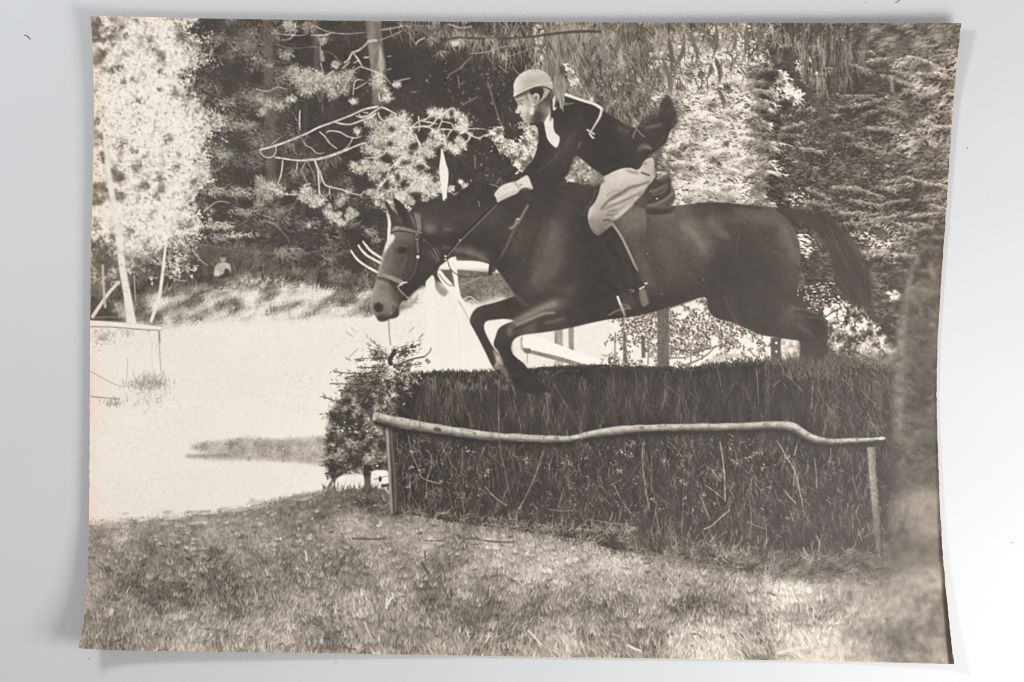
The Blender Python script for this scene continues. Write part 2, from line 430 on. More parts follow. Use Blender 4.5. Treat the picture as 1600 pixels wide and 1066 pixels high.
# shrub, stakes and wire in the field
for (x, y, rx, ry, n, t) in [(222, 603, 22, 12, 200, .45), (245, 602, 20, 12, 150, .5), (232, 625, 36, 18, 240, .72), (178, 632, 14, 8, 70, .5), (235, 592, 26, 6, 80, .6)]:
    blades(x + rng.normal(0, rx * .5, n), y + rng.normal(0, ry * .5, n), rng.uniform(5, 14, n), rng.normal(-1.4, .5, n), rng.normal(0, .5, n), 1.1, np.clip(t + .1 + rng.normal(0, .15, n), .2, .95), .5, 3)
for p, w, t in [(((142, 581), (155, 588), (175, 599), (195, 606)), 1.3, .62), (((200, 560), (199, 585), (196, 606)), 1.2, .68), (((249, 518), (250, 550), (252, 582)), 1.4, .55), (((238, 532), (238, 580)), .9, .8), (((142, 620), (165, 622.5), (188, 624)), 2, .55), (((248, 535), (243, 548)), 1, .7)]:
    stroke(p, w, t, .9, .4, lab=FAR_FENCE)
# long shadow across the field
m = region([(310, 694), (350, 690), (380, 686), (440, 688), (480, 685), (515, 687), (515, 725), (470, 723), (420, 720), (380, 719), (330, 718), (290, 714), (330, 708), (300, 702)], 2.5)
T[:] = T * (1 - m) + m * (.62 + .1 * fbm(XX, YY, 8, 3, 0, 3))
feathers(m, 1500, (3, 8), -1.2, .7, .4, 1.2, .42, .82, 0, cell=10, alpha=.6)
stroke(((290, 714), (330, 712), (380, 712)), 3, .48, .6, 1.5); stroke(((350, 695), (372, 694)), 3, .45, .6, 1.2)
# the pale fence at the far left
stroke(((140, 498), (170, 496), (196, 498)), 2.2, .42, .9, .6)
stroke(((140, 505), (180, 508), (215, 511), (252, 515)), 8, .95, 1, .6, lab=FAR_FENCE)
stroke(((140, 511), (180, 512), (215, 515), (252, 517)), 2, .5, .9, .5)
stroke(((249, 518), (250, 536)), 3, .5, .9, .5); stroke(((199, 516), (200, 528)), 1.5, .6, .9)
blades(rng.uniform(145, 210, 120), rng.uniform(516, 528, 120), 5, -1.3, .3, 1.2, rng.uniform(.5, .8, 120), .5, 2)

# --- birch stems and saplings
stroke(((164, 205), (170, 270), (178, 320), (186, 370), (192, 420), (200, 465), (206, 508)), (4, 8, 10, 11, 11, 12, 16), lambda x, y: .93 - .16 * np.clip(fbm(x, y, 5, 2, 0, 2.5), 0, 1), 1, .7, lab=BIRCH)
for i in range(12):
    t = rng.random(); x = 178 + 28 * t + rng.normal(0, 3); y = 330 + 170 * t
    stroke(((x - 2, y), (x + 2, y + .6)), 1.3, .45, .8, .3)
stroke(((259, 386), (256, 415), (254, 432), (250, 460), (243, 484), (236, 504)), (4, 5, 5, 6, 5), .93, 1, .6, lab=SAPLINGS)
stroke(((188, 440), (176, 452), (165, 466), (144, 497)), (4, 5, 5, 6), .88, 1, .6, lab=SAPLINGS)
stroke(((161, 414), (162, 445), (165, 482)), 4, .72, .95, .6, lab=SAPLINGS)
for p in [((144, 442), (160, 434), (178, 430)), ((295, 310), (315, 290), (330, 272)), ((318, 332), (340, 316), (360, 318)), ((300, 390), (315, 408), (326, 416)), ((210, 430), (212, 470)), ((265, 392), (266, 420)), ((287, 290), (298, 276), (306, 266)), ((252, 425), (275, 437), (292, 440))]:
    stroke(p, 2.4, .68, .9, .5, w2=1.4)
for p in [((300, 380), (330, 385), (400, 395), (470, 397), (520, 388)), ((437, 330), (436, 355), (450, 372), (452, 382)), ((470, 300), (455, 330), (440, 350))]:
    stroke(p, 1.8, .38, .8, .6)

# --- person sitting far back under the trees
shape([(345, 411), (353, 411), (360, 414), (361, 424), (357, 431), (340, 432), (335, 430), (337, 417)], lambda x, y: .72 + .12 * fbm(x, y, 5, 2), BYSTANDER, soft=.8)
shape([(352, 421), (358, 422), (359, 432), (340, 436), (346, 430), (350, 428)], .12, BYSTANDER, soft=.8)
ell(349, 405, 4.6, 6.2, .6, soft=.6, lab=BYSTANDER); ell(349, 400.5, 4.8, 2.6, .16, soft=.6); ell(347, 405, 1, .7, .3, soft=.4); ell(351, 405, 1, .7, .3, soft=.4)
stroke(((321, 415), (322, 432)), 8, .28, .7, 1.5)

# --- the big pine: needle tufts, then its bleached boughs
def bough(pts, w, t=.82, w2=None): stroke([(q[0] + rng.normal(0, .9), q[1] + rng.normal(0, .9)) for q in pts], np.array(w) * np.array([.55, .72, .72, .68, .3]) if np.ndim(w) == 0 else np.array(w) * .72, lambda x, y: t + .02 + .2 * fbm(x, y, 5, 2), .95, .45, lab=PINE, w2=w2)
pine_zone = np.zeros((H, W), np.float32)
TF = [(452, 115, 15, .5), (470, 125, 17, .66), (485, 122, 15, .66), (498, 118, 12, .72), (478, 140, 16, .62), (500, 135, 16, .62), (515, 125, 16, .66), (530, 125, 15, .6), (545, 118, 14, .6), (520, 145, 13, .6), (540, 140, 14, .55), (462, 108, 10, .6),
      (525, 102, 9, .66), (480, 112, 10, .7), (553, 158, 8, .78), (590, 128, 14, .72), (606, 152, 10, .8), (592, 118, 8, .72), (620, 132, 8, .75), (448, 85, 14, .5), (455, 42, 14, .62), (450, 38, 10, .62), (482, 42, 12, .5), (505, 62, 10, .55), (600, 140, 10, .6), (420, 162, 12, .6), (437, 165, 12, .6), (455, 155, 9, .7), (404, 155, 12, .5),
      (410, 175, 10, .6), (430, 50, 9, .35), (420, 100, 11, .4),
      (580, 190, 13, .68), (595, 200, 14, .7), (612, 190, 15, .74), (628, 186, 16, .8), (632, 200, 16, .82), (618, 212, 16, .8), (600, 218, 15, .75), (585, 215, 14, .7), (575, 232, 13, .68), (590, 238, 14, .7), (612, 236, 14, .78), (628, 226, 15, .82), (640, 216, 13, .78), (632, 244, 14, .82), (648, 240, 14, .8), (660, 232, 13, .74),
      (676, 176, 10, .85), (688, 178, 11, .86), (700, 178, 10, .84), (712, 178, 9, .85), (722, 186, 10, .86), (728, 196, 9, .85), (722, 204, 9, .85), (716, 200, 8, .8), (680, 208, 10, .75), (690, 214, 11, .82), (684, 226, 9, .78), (672, 222, 10, .7), (700, 228, 10, .8), (712, 234, 11, .84), (722, 226, 9, .8), (716, 218, 8, .74), (670, 238, 12, .74), (655, 252, 12, .78),
      (559, 205, 8, .72), (552, 258, 9, .72), (562, 265, 11, .68), (575, 262, 12, .72), (590, 258, 13, .74), (602, 262, 12, .72), (585, 275, 11, .68), (570, 252, 9, .66),
      (600, 290, 12, .74), (615, 280, 14, .8), (630, 270, 14, .84), (648, 278, 15, .86), (665, 282, 14, .86), (680, 284, 12, .84), (640, 262, 12, .82), (660, 296, 13, .85), (676, 300, 12, .82), (645, 296, 13, .82), (618, 300, 12, .76), (632, 305, 12, .78), (606, 308, 10, .7), (586, 304, 10, .7), (578, 300, 8, .66), (610, 322, 8, .7), (590, 318, 7, .66),
      (660, 262, 10, .8), (622, 256, 10, .75), (690, 268, 8, .6), (704, 296, 7, .85), (714, 306, 6, .85), (728, 292, 7, .85), (720, 284, 5, .85), (735, 210, 5, .6),
      (512, 332, 9, .72), (520, 340, 12, .74), (532, 348, 9, .75), (528, 335, 8, .66), (545, 338, 9, .7), (555, 334, 7, .6), (548, 330, 8, .62), (515, 322, 6, .6),
      (412, 290, 13, .6), (425, 292, 13, .66), (438, 300, 11, .7), (418, 308, 10, .55), (404, 280, 9, .5), (406, 300, 9, .5), (405, 318, 9, .5), (460, 302, 6, .55),
      (478, 298, 12, .82), (485, 308, 13, .84), (474, 310, 9, .75), (498, 314, 12, .8), (490, 320, 8, .7), (536, 310, 10, .6), (530, 318, 9, .55), (545, 300, 7, .5), (482, 352, 5, .6),
      (598, 306, 9, .76), (606, 298, 9, .78), (618, 306, 9, .78), (628, 314, 8, .74), (608, 318, 8, .74), (600, 322, 6, .6), (624, 322, 6, .66), (636, 310, 8, .7), (612, 330, 5, .6), (644, 316, 6, .6), (690, 296, 8, .8), (664, 312, 6, .6)]
for (x, y, r, t) in TF:
    tuft(x, y, r * 1.15, t - .06, int(r * 6))
    n = int(r * 2.2); dabs(x + rng.normal(0, r * .38, n), y + rng.normal(0, r * .33, n), rng.uniform(1.2, 2.6, n), rng.uniform(.8, 1.5, n), rng.uniform(0, 3, n), np.clip(t + .08 + rng.normal(0, .1, n), .2, 1), .75, 2)
    pine_zone[max(0, int(y - r)):int(y + r), max(0, int(x - r)):int(x + r)] = 1
# gaps between the tufts
for (x, y, rx, ry) in [(613, 203, 5, 4), (610, 225, 5, 4), (647, 230, 7, 6), (660, 215, 9, 7), (605, 248, 10, 7), (658, 262, 8, 5), (622, 278, 4, 7), (705, 214, 7, 8), (706, 178, 4, 5), (604, 290, 6, 8), (690, 230, 4, 4), (634, 255, 8, 3), (680, 282, 4, 5), (575, 245, 5, 3), (643, 240, 4, 4), (560, 246, 12, 4), (566, 292, 12, 6), (600, 178, 9, 5), (650, 305, 10, 5), (663, 322, 14, 6), (510, 110, 6, 6), (555, 143, 9, 10), (500, 145, 4, 3)]:
    ell(x, y, rx, ry, .09, soft=1.6, alpha=.9)
LAB[gauss(pine_zone, 3) > .5] = PINE
for p, w in [(((592, 168), (570, 172), (548, 180), (522, 192), (498, 200), (480, 209), (452, 221), (428, 228), (405, 234)), (5, 4, 4, 4.5, 4)), (((430, 227), (433, 236), (426, 245), (420, 248), (411, 243), (408, 237), (411, 234)), 2.4),
             (((428, 248), (443, 249), (465, 251), (482, 250), (505, 246), (530, 240), (552, 230), (570, 224)), (3, 4, 4, 5, 6, 6, 4, 3.5)), (((442, 250), (441, 265), (438, 278), (435, 287)), 3.4), (((494, 250), (497, 268), (499, 285), (500, 303)), (4.5, 4.5, 4, 4)), (((464, 254), (462, 272)), 3),
             (((478, 252), (474, 265), (476, 278), (485, 292)), 1.8), (((483, 252), (490, 272), (494, 290)), 1.2), (((502, 275), (508, 288), (518, 294), (534, 297), (548, 302), (564, 306), (570, 298)), (2, 3, 3.2, 3, 2.5, 2)), (((518, 294), (516, 302), (508, 308)), 2), (((516, 300), (517, 312)), 1.8),
             (((511, 209), (514, 205), (530, 208), (542, 213), (556, 215), (566, 213)), 3), (((500, 208), (508, 215), (516, 225), (528, 234)), (3, 3, 2)), (((552, 217), (545, 228), (536, 236), (534, 240)), 2.4), (((474, 221), (480, 230), (488, 234), (496, 240), (508, 240)), 2),
             (((470, 172), (469, 190), (470, 205)), 3.4), (((466, 190), (462, 184)), 2), (((438, 302), (452, 305), (468, 304)), 2.4), (((424, 228), (440, 214)), 1.4),
             (((597, 168), (588, 174), (576, 180), (566, 183), (560, 180)), 4), (((590, 177), (578, 184), (562, 191), (545, 195), (530, 193), (522, 190)), (3.5, 4, 4, 4, 2)), (((575, 179), (568, 176)), 3), (((565, 186), (555, 182)), 3), (((593, 176), (595, 186), (604, 188), (618, 183)), 3.4),
             (((620, 178), (608, 172), (598, 168)), (3, 4, 5)), (((560, 228), (575, 224)), 3), (((640, 207), (644, 200), (650, 198), (664, 198), (676, 202), (682, 207), (690, 203), (708, 203)), (4, 4.5, 4.5, 4, 4, 3, 3)), (((644, 198), (652, 190), (658, 187), (668, 186), (674, 182)), 3.4), (((653, 184), (658, 194), (656, 200), (652, 206)), 3.4),
             (((664, 198), (676, 192), (684, 184)), 4), (((658, 190), (670, 194), (684, 195)), 3.4), (((682, 208), (688, 197), (692, 188)), 3.6), (((690, 190), (698, 190), (706, 195), (712, 203), (728, 203), (745, 202), (760, 202)), 2.8), (((694, 178), (704, 170), (712, 174), (714, 192)), 3.4),
             (((728, 205), (734, 212), (748, 216), (760, 212), (770, 210)), 3.4), (((735, 212), (733, 220), (727, 228)), 3.6), (((700, 216), (705, 208), (708, 204)), 3), (((649, 208), (654, 218), (657, 228), (655, 240)), 3.6), (((644, 204), (638, 214)), 5), (((607, 216), (616, 210), (624, 206)), 4), (((640, 224), (652, 220)), 2.4),
             (((632, 240), (624, 252), (612, 262), (605, 266)), 4), (((626, 252), (618, 264)), 3.4), (((606, 278), (598, 288), (588, 296)), 4), (((660, 256), (668, 259), (674, 264)), 3), (((570, 247), (588, 246), (604, 240)), 2.4), (((566, 256), (568, 250)), 3),
             (((500, 302), (506, 310), (514, 316)), 3), (((500, 288), (502, 276), (498, 262)), 2), (((508, 308), (500, 302)), 2), (((500, 266), (504, 278), (506, 286)), 2)]:
    bough(p, w)
for p, w, t in [(((425, 54), (450, 56), (470, 55), (482, 52)), 2.4, .6), (((486, 56), (496, 55), (510, 56), (524, 52)), 3.6, .7), (((440, 62), (452, 62), (460, 55), (465, 48)), 3, .62), (((480, 36), (500, 44), (520, 52), (545, 53), (572, 51)), 3, .5), (((595, 48), (615, 45), (640, 40), (680, 42)), (5, 4, 3), .5), (((592, 65), (612, 55), (640, 45)), 2, .6),
                (((430, 70), (450, 75), (470, 76), (490, 74), (505, 80)), 2, .4), (((410, 92), (440, 97), (470, 105), (498, 116)), 2.6, .25), (((508, 80), (520, 86), (530, 96), (537, 100)), 3, .3), (((505, 110), (503, 120)), 2, .7), (((500, 100), (503, 108)), 3, .7), (((537, 99), (545, 93), (552, 84), (562, 77), (572, 70), (577, 64)), 4.6, .72), (((552, 82), (560, 92), (563, 100), (567, 108)), 4, .72),
                (((568, 92), (578, 91)), 4, .68), (((552, 99), (560, 96)), 4, .62), (((536, 108), (545, 97)), 4, .6), (((550, 112), (562, 106), (575, 108), (588, 114), (600, 120), (612, 132)), 3, .75), (((553, 150), (554, 130), (560, 125), (570, 126)), 3, .72), (((555, 138), (566, 134), (576, 128)), 3, .7), (((512, 138), (518, 130), (526, 122)), 3, .75), (((505, 128), (514, 116), (524, 110)), 3, .7),
                (((592, 146), (594, 156), (600, 158)), 3.4, .8), (((606, 88), (614, 88)), 3, .55), (((604, 110), (614, 109)), 2.6, .5), (((622, 126), (642, 123)), 3, .7), (((500, 62), (500, 84)), 3, .5), (((488, 48), (490, 56)), 3, .5), (((400, 140), (420, 142), (433, 138), (450, 140)), 4, .55), (((497, 152), (500, 160), (504, 150)), 2, .45), (((504, 130), (505, 190)), 1.3, .35)]:
    bough(p, w, t)
shape([(501, 80), (505, 80), (508, 94), (505, 97), (501, 96), (500, 88)], lambda x, y: .68 + .3 * fbm(x, y, 5, 2), soft=1.2, alpha=.85)
# hanging wisps of dry twigs below the boughs
for (x, y, n) in [(470, 265, 26), (460, 262, 16), (510, 252, 22), (452, 225, 18), (480, 300, 20), (405, 305, 30), (440, 390, 60), (510, 300, 14), (462, 210, 14), (530, 245, 12)]:
    blades(x + rng.normal(0, 6, n), y + rng.normal(0, 4, n), rng.uniform(8, 22, n), rng.normal(1.5, .5, n), rng.normal(0, .7, n), 1.1, rng.uniform(.35, .65, n), .6, 2)

# --- twigs of the obstacle dressing left of the horse's face
for p in [((548, 391), (558, 405), (572, 416), (594, 428)), ((560, 384), (573, 399), (598, 413)), ((567, 377), (580, 393), (600, 406))]:
    stroke(p, (2.4, 3.6, 3.8, 3.8), lambda x, y: .9 + .2 * fbm(x, y, 4, 2), 1, .4, lab=WHITE_FENCE)
    q = spline(p, False, 8); n = 40; k = rng.integers(0, len(q), n)
    blades(q[k, 0], q[k, 1], 3, rng.uniform(0, 6.3, n), 0, 1.1, .9, .6, 1)
stroke(((606, 334), (609, 350), (608, 372), (610, 400)), (3, 5, 5, 5), .95, 1, .5, lab=WHITE_FENCE)

# --- bright bush in front of the rider's chest
m = region([(763, 204), (772, 200), (782, 200), (784, 212), (792, 220), (803, 221), (815, 217), (826, 205), (840, 202), (846, 215), (842, 235), (836, 248), (828, 258), (815, 270), (806, 262), (800, 248), (790, 242), (782, 236), (775, 225), (766, 215)], 2)
foliage(m, 900, (1.5, 4), .4, .5, .8, .2, 1.0, -.2, cell=8, jit=.14); x, y = scatter(m, 90); dabs(x, y, rng.uniform(1.2, 3, 90), .9, rng.uniform(0, 3, 90), rng.uniform(.12, .45, 90), .7); LAB[m > .5] = BUSH
foliage(region([(806, 195), (815, 192), (835, 196), (838, 204), (825, 203), (810, 199)], 1), 40, (1.5, 3), .6, 0, .5, .5, .95, -.2)

# --- tangled twigs and hanging leaves across the top
m = region([(860, 36), (1210, 36), (1210, 130), (1080, 160), (1060, 260), (1000, 215), (940, 180), (880, 155), (850, 110)], 8)
T[:] = T * (1 - m * .8) + m * .8 * (.30 + .12 * fbm(XX, YY, 12, 3, off=2))
foliage(m, 4200, (1.4, 3.6), .45, .9, .8, .08, .84, .1, cell=12, jit=.12)
dens = rbf([(880, 60, .0), (960, 100, .05), (1000, 160, .25), (950, 170, .15), (900, 120, -.1), (1040, 60, .2)], 40)
feathers(m, 2600, (8, 20), 1.4, .5, .6, 1.2, .18, .72, .0, cell=16, alpha=.6, field=dens)
# light bush right of the rider
bush = region([(1010, 130), (1025, 85), (1050, 58), (1110, 48), (1182, 60), (1192, 100), (1185, 130), (1195, 160), (1190, 190), (1198, 215), (1192, 240), (1208, 262), (1200, 290), (1190, 310), (1205, 330), (1050, 330), (1040, 290), (1020, 255), (1035, 235), (1050, 200), (1040, 160)], 4)
T[:] = T * (1 - bush * .85) + bush * .85 * (.42 + .2 * fbm(XX, YY, 10, 3, off=12))
bb = rbf([(1060, 90, .2), (1120, 80, .4), (1170, 95, .55), (1160, 130, .6), (1080, 130, .3), (1110, 150, .55), (1150, 150, .25), (1080, 180, .6), (1130, 200, .7), (1090, 230, .65), (1170, 190, -.2), (1150, 240, .5), (1060, 250, .15), (1100, 290, .75), (1160, 290, .55), (1180, 250, .2), (1045, 260, -.1), (1060, 310, .7), (1190, 320, .3)], 24)
foliage(bush, 9500, (1.8, 5.0), .3, .5, .5, .13, .97, .02, k=5, cell=12, jit=.14, alpha=.8, field=lambda x, y: bb(x, y) - .16)
def arch(mask, n, L, w, fld, lo, hi, thr, k, alpha, cell):
    x, y = scatter(mask, n); b = fbm(x, y, cell, 3, .3, 1.5, rng.random() * 90) + fld(x.astype(np.float32), y.astype(np.float32)); t = np.clip(lo + (hi - lo) * sig(k * (b - thr)) + rng.normal(0, .08, n), 0, 1); o = np.argsort(t + rng.normal(0, .2, n))
    a0 = np.where(rng.random(n) < .55, -.5, -2.5) + rng.normal(0, .35, n); blades(x[o], y[o], rng.uniform(L[0], L[1], n)[o], a0[o], (np.where(np.abs(a0) < 1.57, 1.3, -1.3) + rng.normal(0, .3, n))[o], w, t[o], alpha, 14)
arch(bush, 7000, (4, 9), 1.8, lambda x, y: bb(x, y) - .16, .12, 1.0, .0, 5, .65, 9)
feathers(bush, 700, (5, 11), .5, .35, .5, 1.2, .1, .45, 0, cell=12, alpha=.6, field=lambda x, y: -bb(x, y) * .4)
for (x, y, r) in [(1152, 180, 10), (1170, 172, 8), (1095, 118, 6), (1062, 140, 6), (1040, 290, 8), (1135, 140, 9), (1160, 182, 10), (1070, 230, 6), (1052, 240, 8), (1110, 170, 5), (1135, 225, 5), (1115, 250, 5), (1080, 265, 5)]:
    n = int(r * 3); dabs(x + rng.normal(0, r * .5, n), y + rng.normal(0, r * .5, n), rng.uniform(1.5, 3.5, n), rng.uniform(1, 1.8, n), rng.normal(.4, .6, n), rng.uniform(.12, .4, n), .6, 2)
LAB[bush > .5] = BUSH
# --- conifers filling the right
con = region([(1190, 36), (1505, 30), (1480, 520), (1360, 520), (1250, 470), (1240, 350), (1200, 330), (1196, 250), (1188, 150)], 5)
T[:] = T * (1 - con * .9) + con * .9 * (.17 + .09 * fbm(XX, YY, 22, 3, off=6))
cf = rbf([(1210, 60, .0), (1260, 55, .1), (1240, 120, -.25), (1270, 135, .5), (1310, 110, .3), (1300, 60, .0), (1340, 60, .15), (1380, 60, .1), (1420, 50, -.3), (1330, 120, -.4), (1380, 130, .1), (1350, 150, -.4), (1430, 100, .6), (1460, 80, .4), (1445, 130, .65), (1470, 140, .4), (1400, 110, .25), (1420, 160, -.2),
          (1450, 160, .35), (1230, 170, -.1), (1280, 175, .0), (1320, 190, -.2), (1400, 190, .3), (1440, 190, .4), (1360, 200, .05), (1250, 210, .15), (1220, 240, .1), (1300, 240, -.15), (1380, 220, .3), (1440, 240, .45), (1470, 230, .3), (1340, 260, .0), (1230, 290, -.05), (1280, 300, .1), (1330, 290, .2), (1400, 270, .15), (1450, 290, .45), (1470, 320, .3),
          (1400, 330, .15), (1420, 315, -.35), (1290, 330, -.1), (1350, 330, .1), (1380, 360, .55), (1400, 380, .45), (1360, 370, .3), (1450, 370, -.25), (1290, 400, .25), (1270, 385, .2), (1390, 420, -.1), (1280, 430, -.05), (1260, 440, -.2), (1330, 450, -.3), (1440, 430, -.1), (1380, 450, -.05)], 20)
def fronds(mask, n, L, w, lo, hi, thr, cell, alpha, k=6.0, cf=cf, amt=.6):
    x, y = scatter(mask, n); b = fbm(x, y, cell, 3, -.2, 1.6, rng.random() * 90) + amt * cf(x.astype(np.float32), y.astype(np.float32))
    t = np.clip(lo + (hi - lo) * sig(k * (b - thr)) + rng.normal(0, .07, n), 0, 1); o = np.argsort(t + rng.normal(0, .12, n))
    a0 = np.where(rng.random(n) < .6, -.75, -2.3) + rng.normal(0, .3, n); bend = np.where(np.abs(a0) < 1.57, 1.3, -1.3) + rng.normal(0, .35, n)
    blades(x[o], y[o], rng.uniform(L[0], L[1], n)[o], a0[o], bend[o], w, t[o], alpha, 16)
fronds(con, 9000, (5, 12), 1.3, .08, .52, .02, 20, .6, 4)
fronds(con, 9000, (5, 11), 1.3, .08, .56, .05, 8, .6, 5)
fronds(con, 2600, (6, 12), 1.7, .10, .80, .34, 12, .6, 7, amt=.9)
for (x, y, rx, ry) in [(1330, 140, 34, 14), (1350, 165, 26, 12), (1300, 185, 20, 14), (1420, 160, 16, 12), (1425, 315, 22, 18), (1330, 215, 22, 10), (1290, 255, 20, 12), (1345, 300, 16, 10), (1460, 360, 16, 20), (1270, 345, 24, 8), (1395, 440, 22, 20), (1270, 425, 14, 18), (1265, 455, 16, 10), (1240, 200, 14, 10), (1320, 110, 20, 8), (1430, 60, 26, 8)]:
    ell(x, y, rx * .8, ry * .8, .08, soft=6, alpha=.5)
foliage(region([(1200, 150), (1380, 180), (1370, 330), (1250, 330), (1200, 320)], 8), 1500, (1., 2.2), .6, .3, .8, .1, .5, .2, cell=10, alpha=.5, field=cf)
right = region([(1335, 60), (1500, 50), (1480, 350), (1440, 350), (1390, 290), (1380, 180), (1330, 110)], 10)
feathers(right, 2200, (8, 18), -.35, .35, .8, 2.6, .16, .78, .34, k=5, cell=15, alpha=.38, field=cf, stretch=1.5, nang=-.3)
m = region([(1330, 330), (1400, 330), (1440, 370), (1410, 410), (1350, 400)], 8)
feathers(m, 420, (5, 10), -.2, .3, .8, 1.8, .2, .95, .3, k=6, cell=9, alpha=.6, field=cf, stretch=2)
n = 70; x, y = scatter(region([(1225, 150), (1300, 170), (1330, 240), (1240, 250)], 8), n); dabs(x, y, rng.uniform(.7, 1.6, n), .7, 0, rng.uniform(.4, .85, n), .8)
n = 70; x, y = scatter(region([(1228, 310), (1262, 300), (1270, 330), (1225, 330)], 4), n); dabs(x, y, rng.uniform(1, 2.4, n), 1.1, .2, rng.uniform(.6, 1, n), .8)
n = 60; x, y = scatter(region([(1242, 368), (1262, 372), (1265, 395), (1250, 398)], 2), n); blades(x, y, 8, .15, .3, 2, rng.uniform(.6, 1, n), .8, 3)
m = region([(1150, 60), (1212, 70), (1196, 110), (1222, 150), (1200, 180), (1232, 215), (1208, 240), (1240, 268), (1216, 292), (1236, 330), (1150, 330), (1156, 250), (1150, 180)], 5)
arch(m, 1700, (5, 11), 1.9, lambda x, y: .1 - (x - 1192) / 34, .1, .97, .05, 6, .8, 22)
arch(bush, 900, (4, 9), 1.8, lambda x, y: -.3 * bb(x, y), .08, .4, .0, 4, .6, 12)
# drooping boughs layered in front of one another: pale upper edge, dark underside
def layer(x, y, L, slope, drop, hi, lo):
    s = np.linspace(0, 1, 7); px = x + L * s; py = y + slope * L * s + drop * s * s * abs(L) * .5
    ell(x + L * .5, float(py[3]) + 9, abs(L) * .42, 6, lo, math.atan2(float(py[-1] - py[0]), L), soft=4, alpha=.5)
    n = int(abs(L) * 2.4); q = rng.random(n); bx_ = np.interp(q, s, px) + rng.normal(0, 1.5, n); by_ = np.interp(q, s, py) + rng.exponential(3.2, n) - 2
    t = np.clip(hi - (by_ - np.interp(q, s, py)) * .035 + rng.normal(0, .09, n), .06, 1); d_ = 1 if L > 0 else -1
    o = np.argsort(t); blades(bx_[o], by_[o], rng.uniform(4, 10, n)[o], np.where(d_ > 0, .1, math.pi - .1) + rng.normal(0, .35, n), d_ * (.9 + rng.normal(0, .3, n)), 1.4, t[o], .6, 4)
for k in range(64):
    x, y = scatter(con * (YY < 430) * (XX > 1205) * (XX < 1475), 1); x = float(x[0]); y = float(y[0])
    f_ = float(cf(np.array([[x]], np.float32), np.array([[y]], np.float32))[0, 0])
    layer(x, y, rng.choice([-1, 1]) * rng.uniform(24, 52), rng.normal(.0, .12), rng.uniform(.1, .5), .42 + .38 * np.clip(f_, -.4, .7), .07)
for k in range(34):
    x, y = scatter(bush * (YY > 80), 1); layer(float(x[0]), float(y[0]), rng.choice([-1, 1]) * rng.uniform(16, 34), rng.normal(.05, .15), rng.uniform(.1, .5), rng.uniform(.82, 1.0), .2)
for y in np.arange(96, 326, 11.0): layer(rng.uniform(1160, 1186), y + rng.normal(0, 4), rng.uniform(20, 50), rng.normal(.1, .12), rng.uniform(.1, .5), rng.uniform(.6, .98), .12)
for y in np.arange(100, 320, 16.0): layer(rng.uniform(1196, 1212), y + rng.normal(0, 5), -rng.uniform(14, 40), rng.normal(.1, .12), rng.uniform(.2, .6), rng.uniform(.2, .4), .12)
LAB[con > .5] = CONIFER
# leaning branch in front of the conifers
stroke(((1208, 60), (1225, 90), (1250, 130), (1275, 162), (1300, 195), (1318, 222)), (6, 9, 11, 12, 11, 8), lambda x, y: .21 + .06 * fbm(x, y, 4, 2), .9, 1.6)
foliage(region([(1213, 118), (1226, 114), (1238, 132), (1252, 150), (1248, 162), (1230, 152), (1216, 136)], 3), 240, (1.5, 3.6), .45, .4, .6, .3, .98, -.15, cell=7)
foliage(region([(1246, 92), (1262, 90), (1278, 116), (1270, 132), (1254, 120)], 3), 200, (1.5, 3.4), .45, .4, .6, .2, .85, .0, cell=7)
stroke(((1219, 73), (1232, 71), (1243, 71)), 4.5, .9, .95, .7)
ell(1205, 120, 12, 15, .08, soft=4, alpha=.85); ell(1230, 80, 10, 7, .1, soft=3, alpha=.8)
shape([(1218, 73), (1228, 58), (1240, 38), (1252, 36), (1265, 40), (1250, 58), (1240, 72)], .17, soft=3, alpha=.7)
shape([(1250, 54), (1258, 48), (1265, 42), (1262, 48), (1255, 56)], .75, soft=1, alpha=.9)
for p, w, t in [(((1300, 55), (1302, 80), (1301, 100)), 8, .5), (((1330, 40), (1332, 60), (1330, 95)), 5, .55), (((1320, 60), (1318, 82)), 4, .55), (((1200, 95), (1208, 105)), 4, .8), (((1392, 118), (1394, 130), (1395, 145)), 5, .5)]:
    stroke(p, w, t, .8, 1.6)
m = region([(1240, 36), (1345, 36), (1340, 110), (1290, 130), (1250, 90)], 6)
feathers(m, 500, (14, 34), 1.55, .18, .2, 2.0, .14, .5, .1, cell=12, alpha=.5)
m = region([(1330, 36), (1490, 36), (1480, 75), (1340, 80)], 6)
feathers(m, 600, (10, 22), -.35, .2, .3, 2.2, .14, .55, .2, cell=12, alpha=.45)

# --- willow strands over the top edge
top = region([(640, 34), (1230, 34), (1200, 95), (1130, 130), (1060, 140), (1010, 130), (960, 135), (900, 125), (860, 110), (800, 95), (740, 80), (690, 60)], 8)
feathers(region([(660, 34), (1000, 34), (960, 60), (860, 65), (760, 58), (690, 52)], 5), 1100, (8, 24), 1.45, .55, .5, 1.4, .22, .7, .0, cell=14, alpha=.65)
feathers(top * (1 - .8 * sig((XX - 1035) / 15) * sig((YY - 62) / 8)), 1500, (12, 34), 1.55, .4, .5, 1.6, .12, .66, .05, cell=14, alpha=.6)
feathers(region([(860, 36), (905, 36), (900, 130), (880, 150), (866, 125), (855, 80)], 4), 420, (14, 34), 1.5, .25, .3, 1.8, .2, .62, 0, cell=10, alpha=.65)
foliage(region([(836, 44), (845, 40), (848, 50), (845, 65), (852, 80), (846, 95), (842, 100), (840, 84), (835, 74)], 1.5), 60, (1.5, 4), .5, 1.3, .5, .4, .9, -.1, cell=6)
foliage(region([(883, 100), (892, 104), (897, 116), (903, 124), (898, 134), (889, 124), (885, 112)], 1.5), 55, (1.5, 3.5), .5, .9, .6, .4, .98, -.3, cell=6)
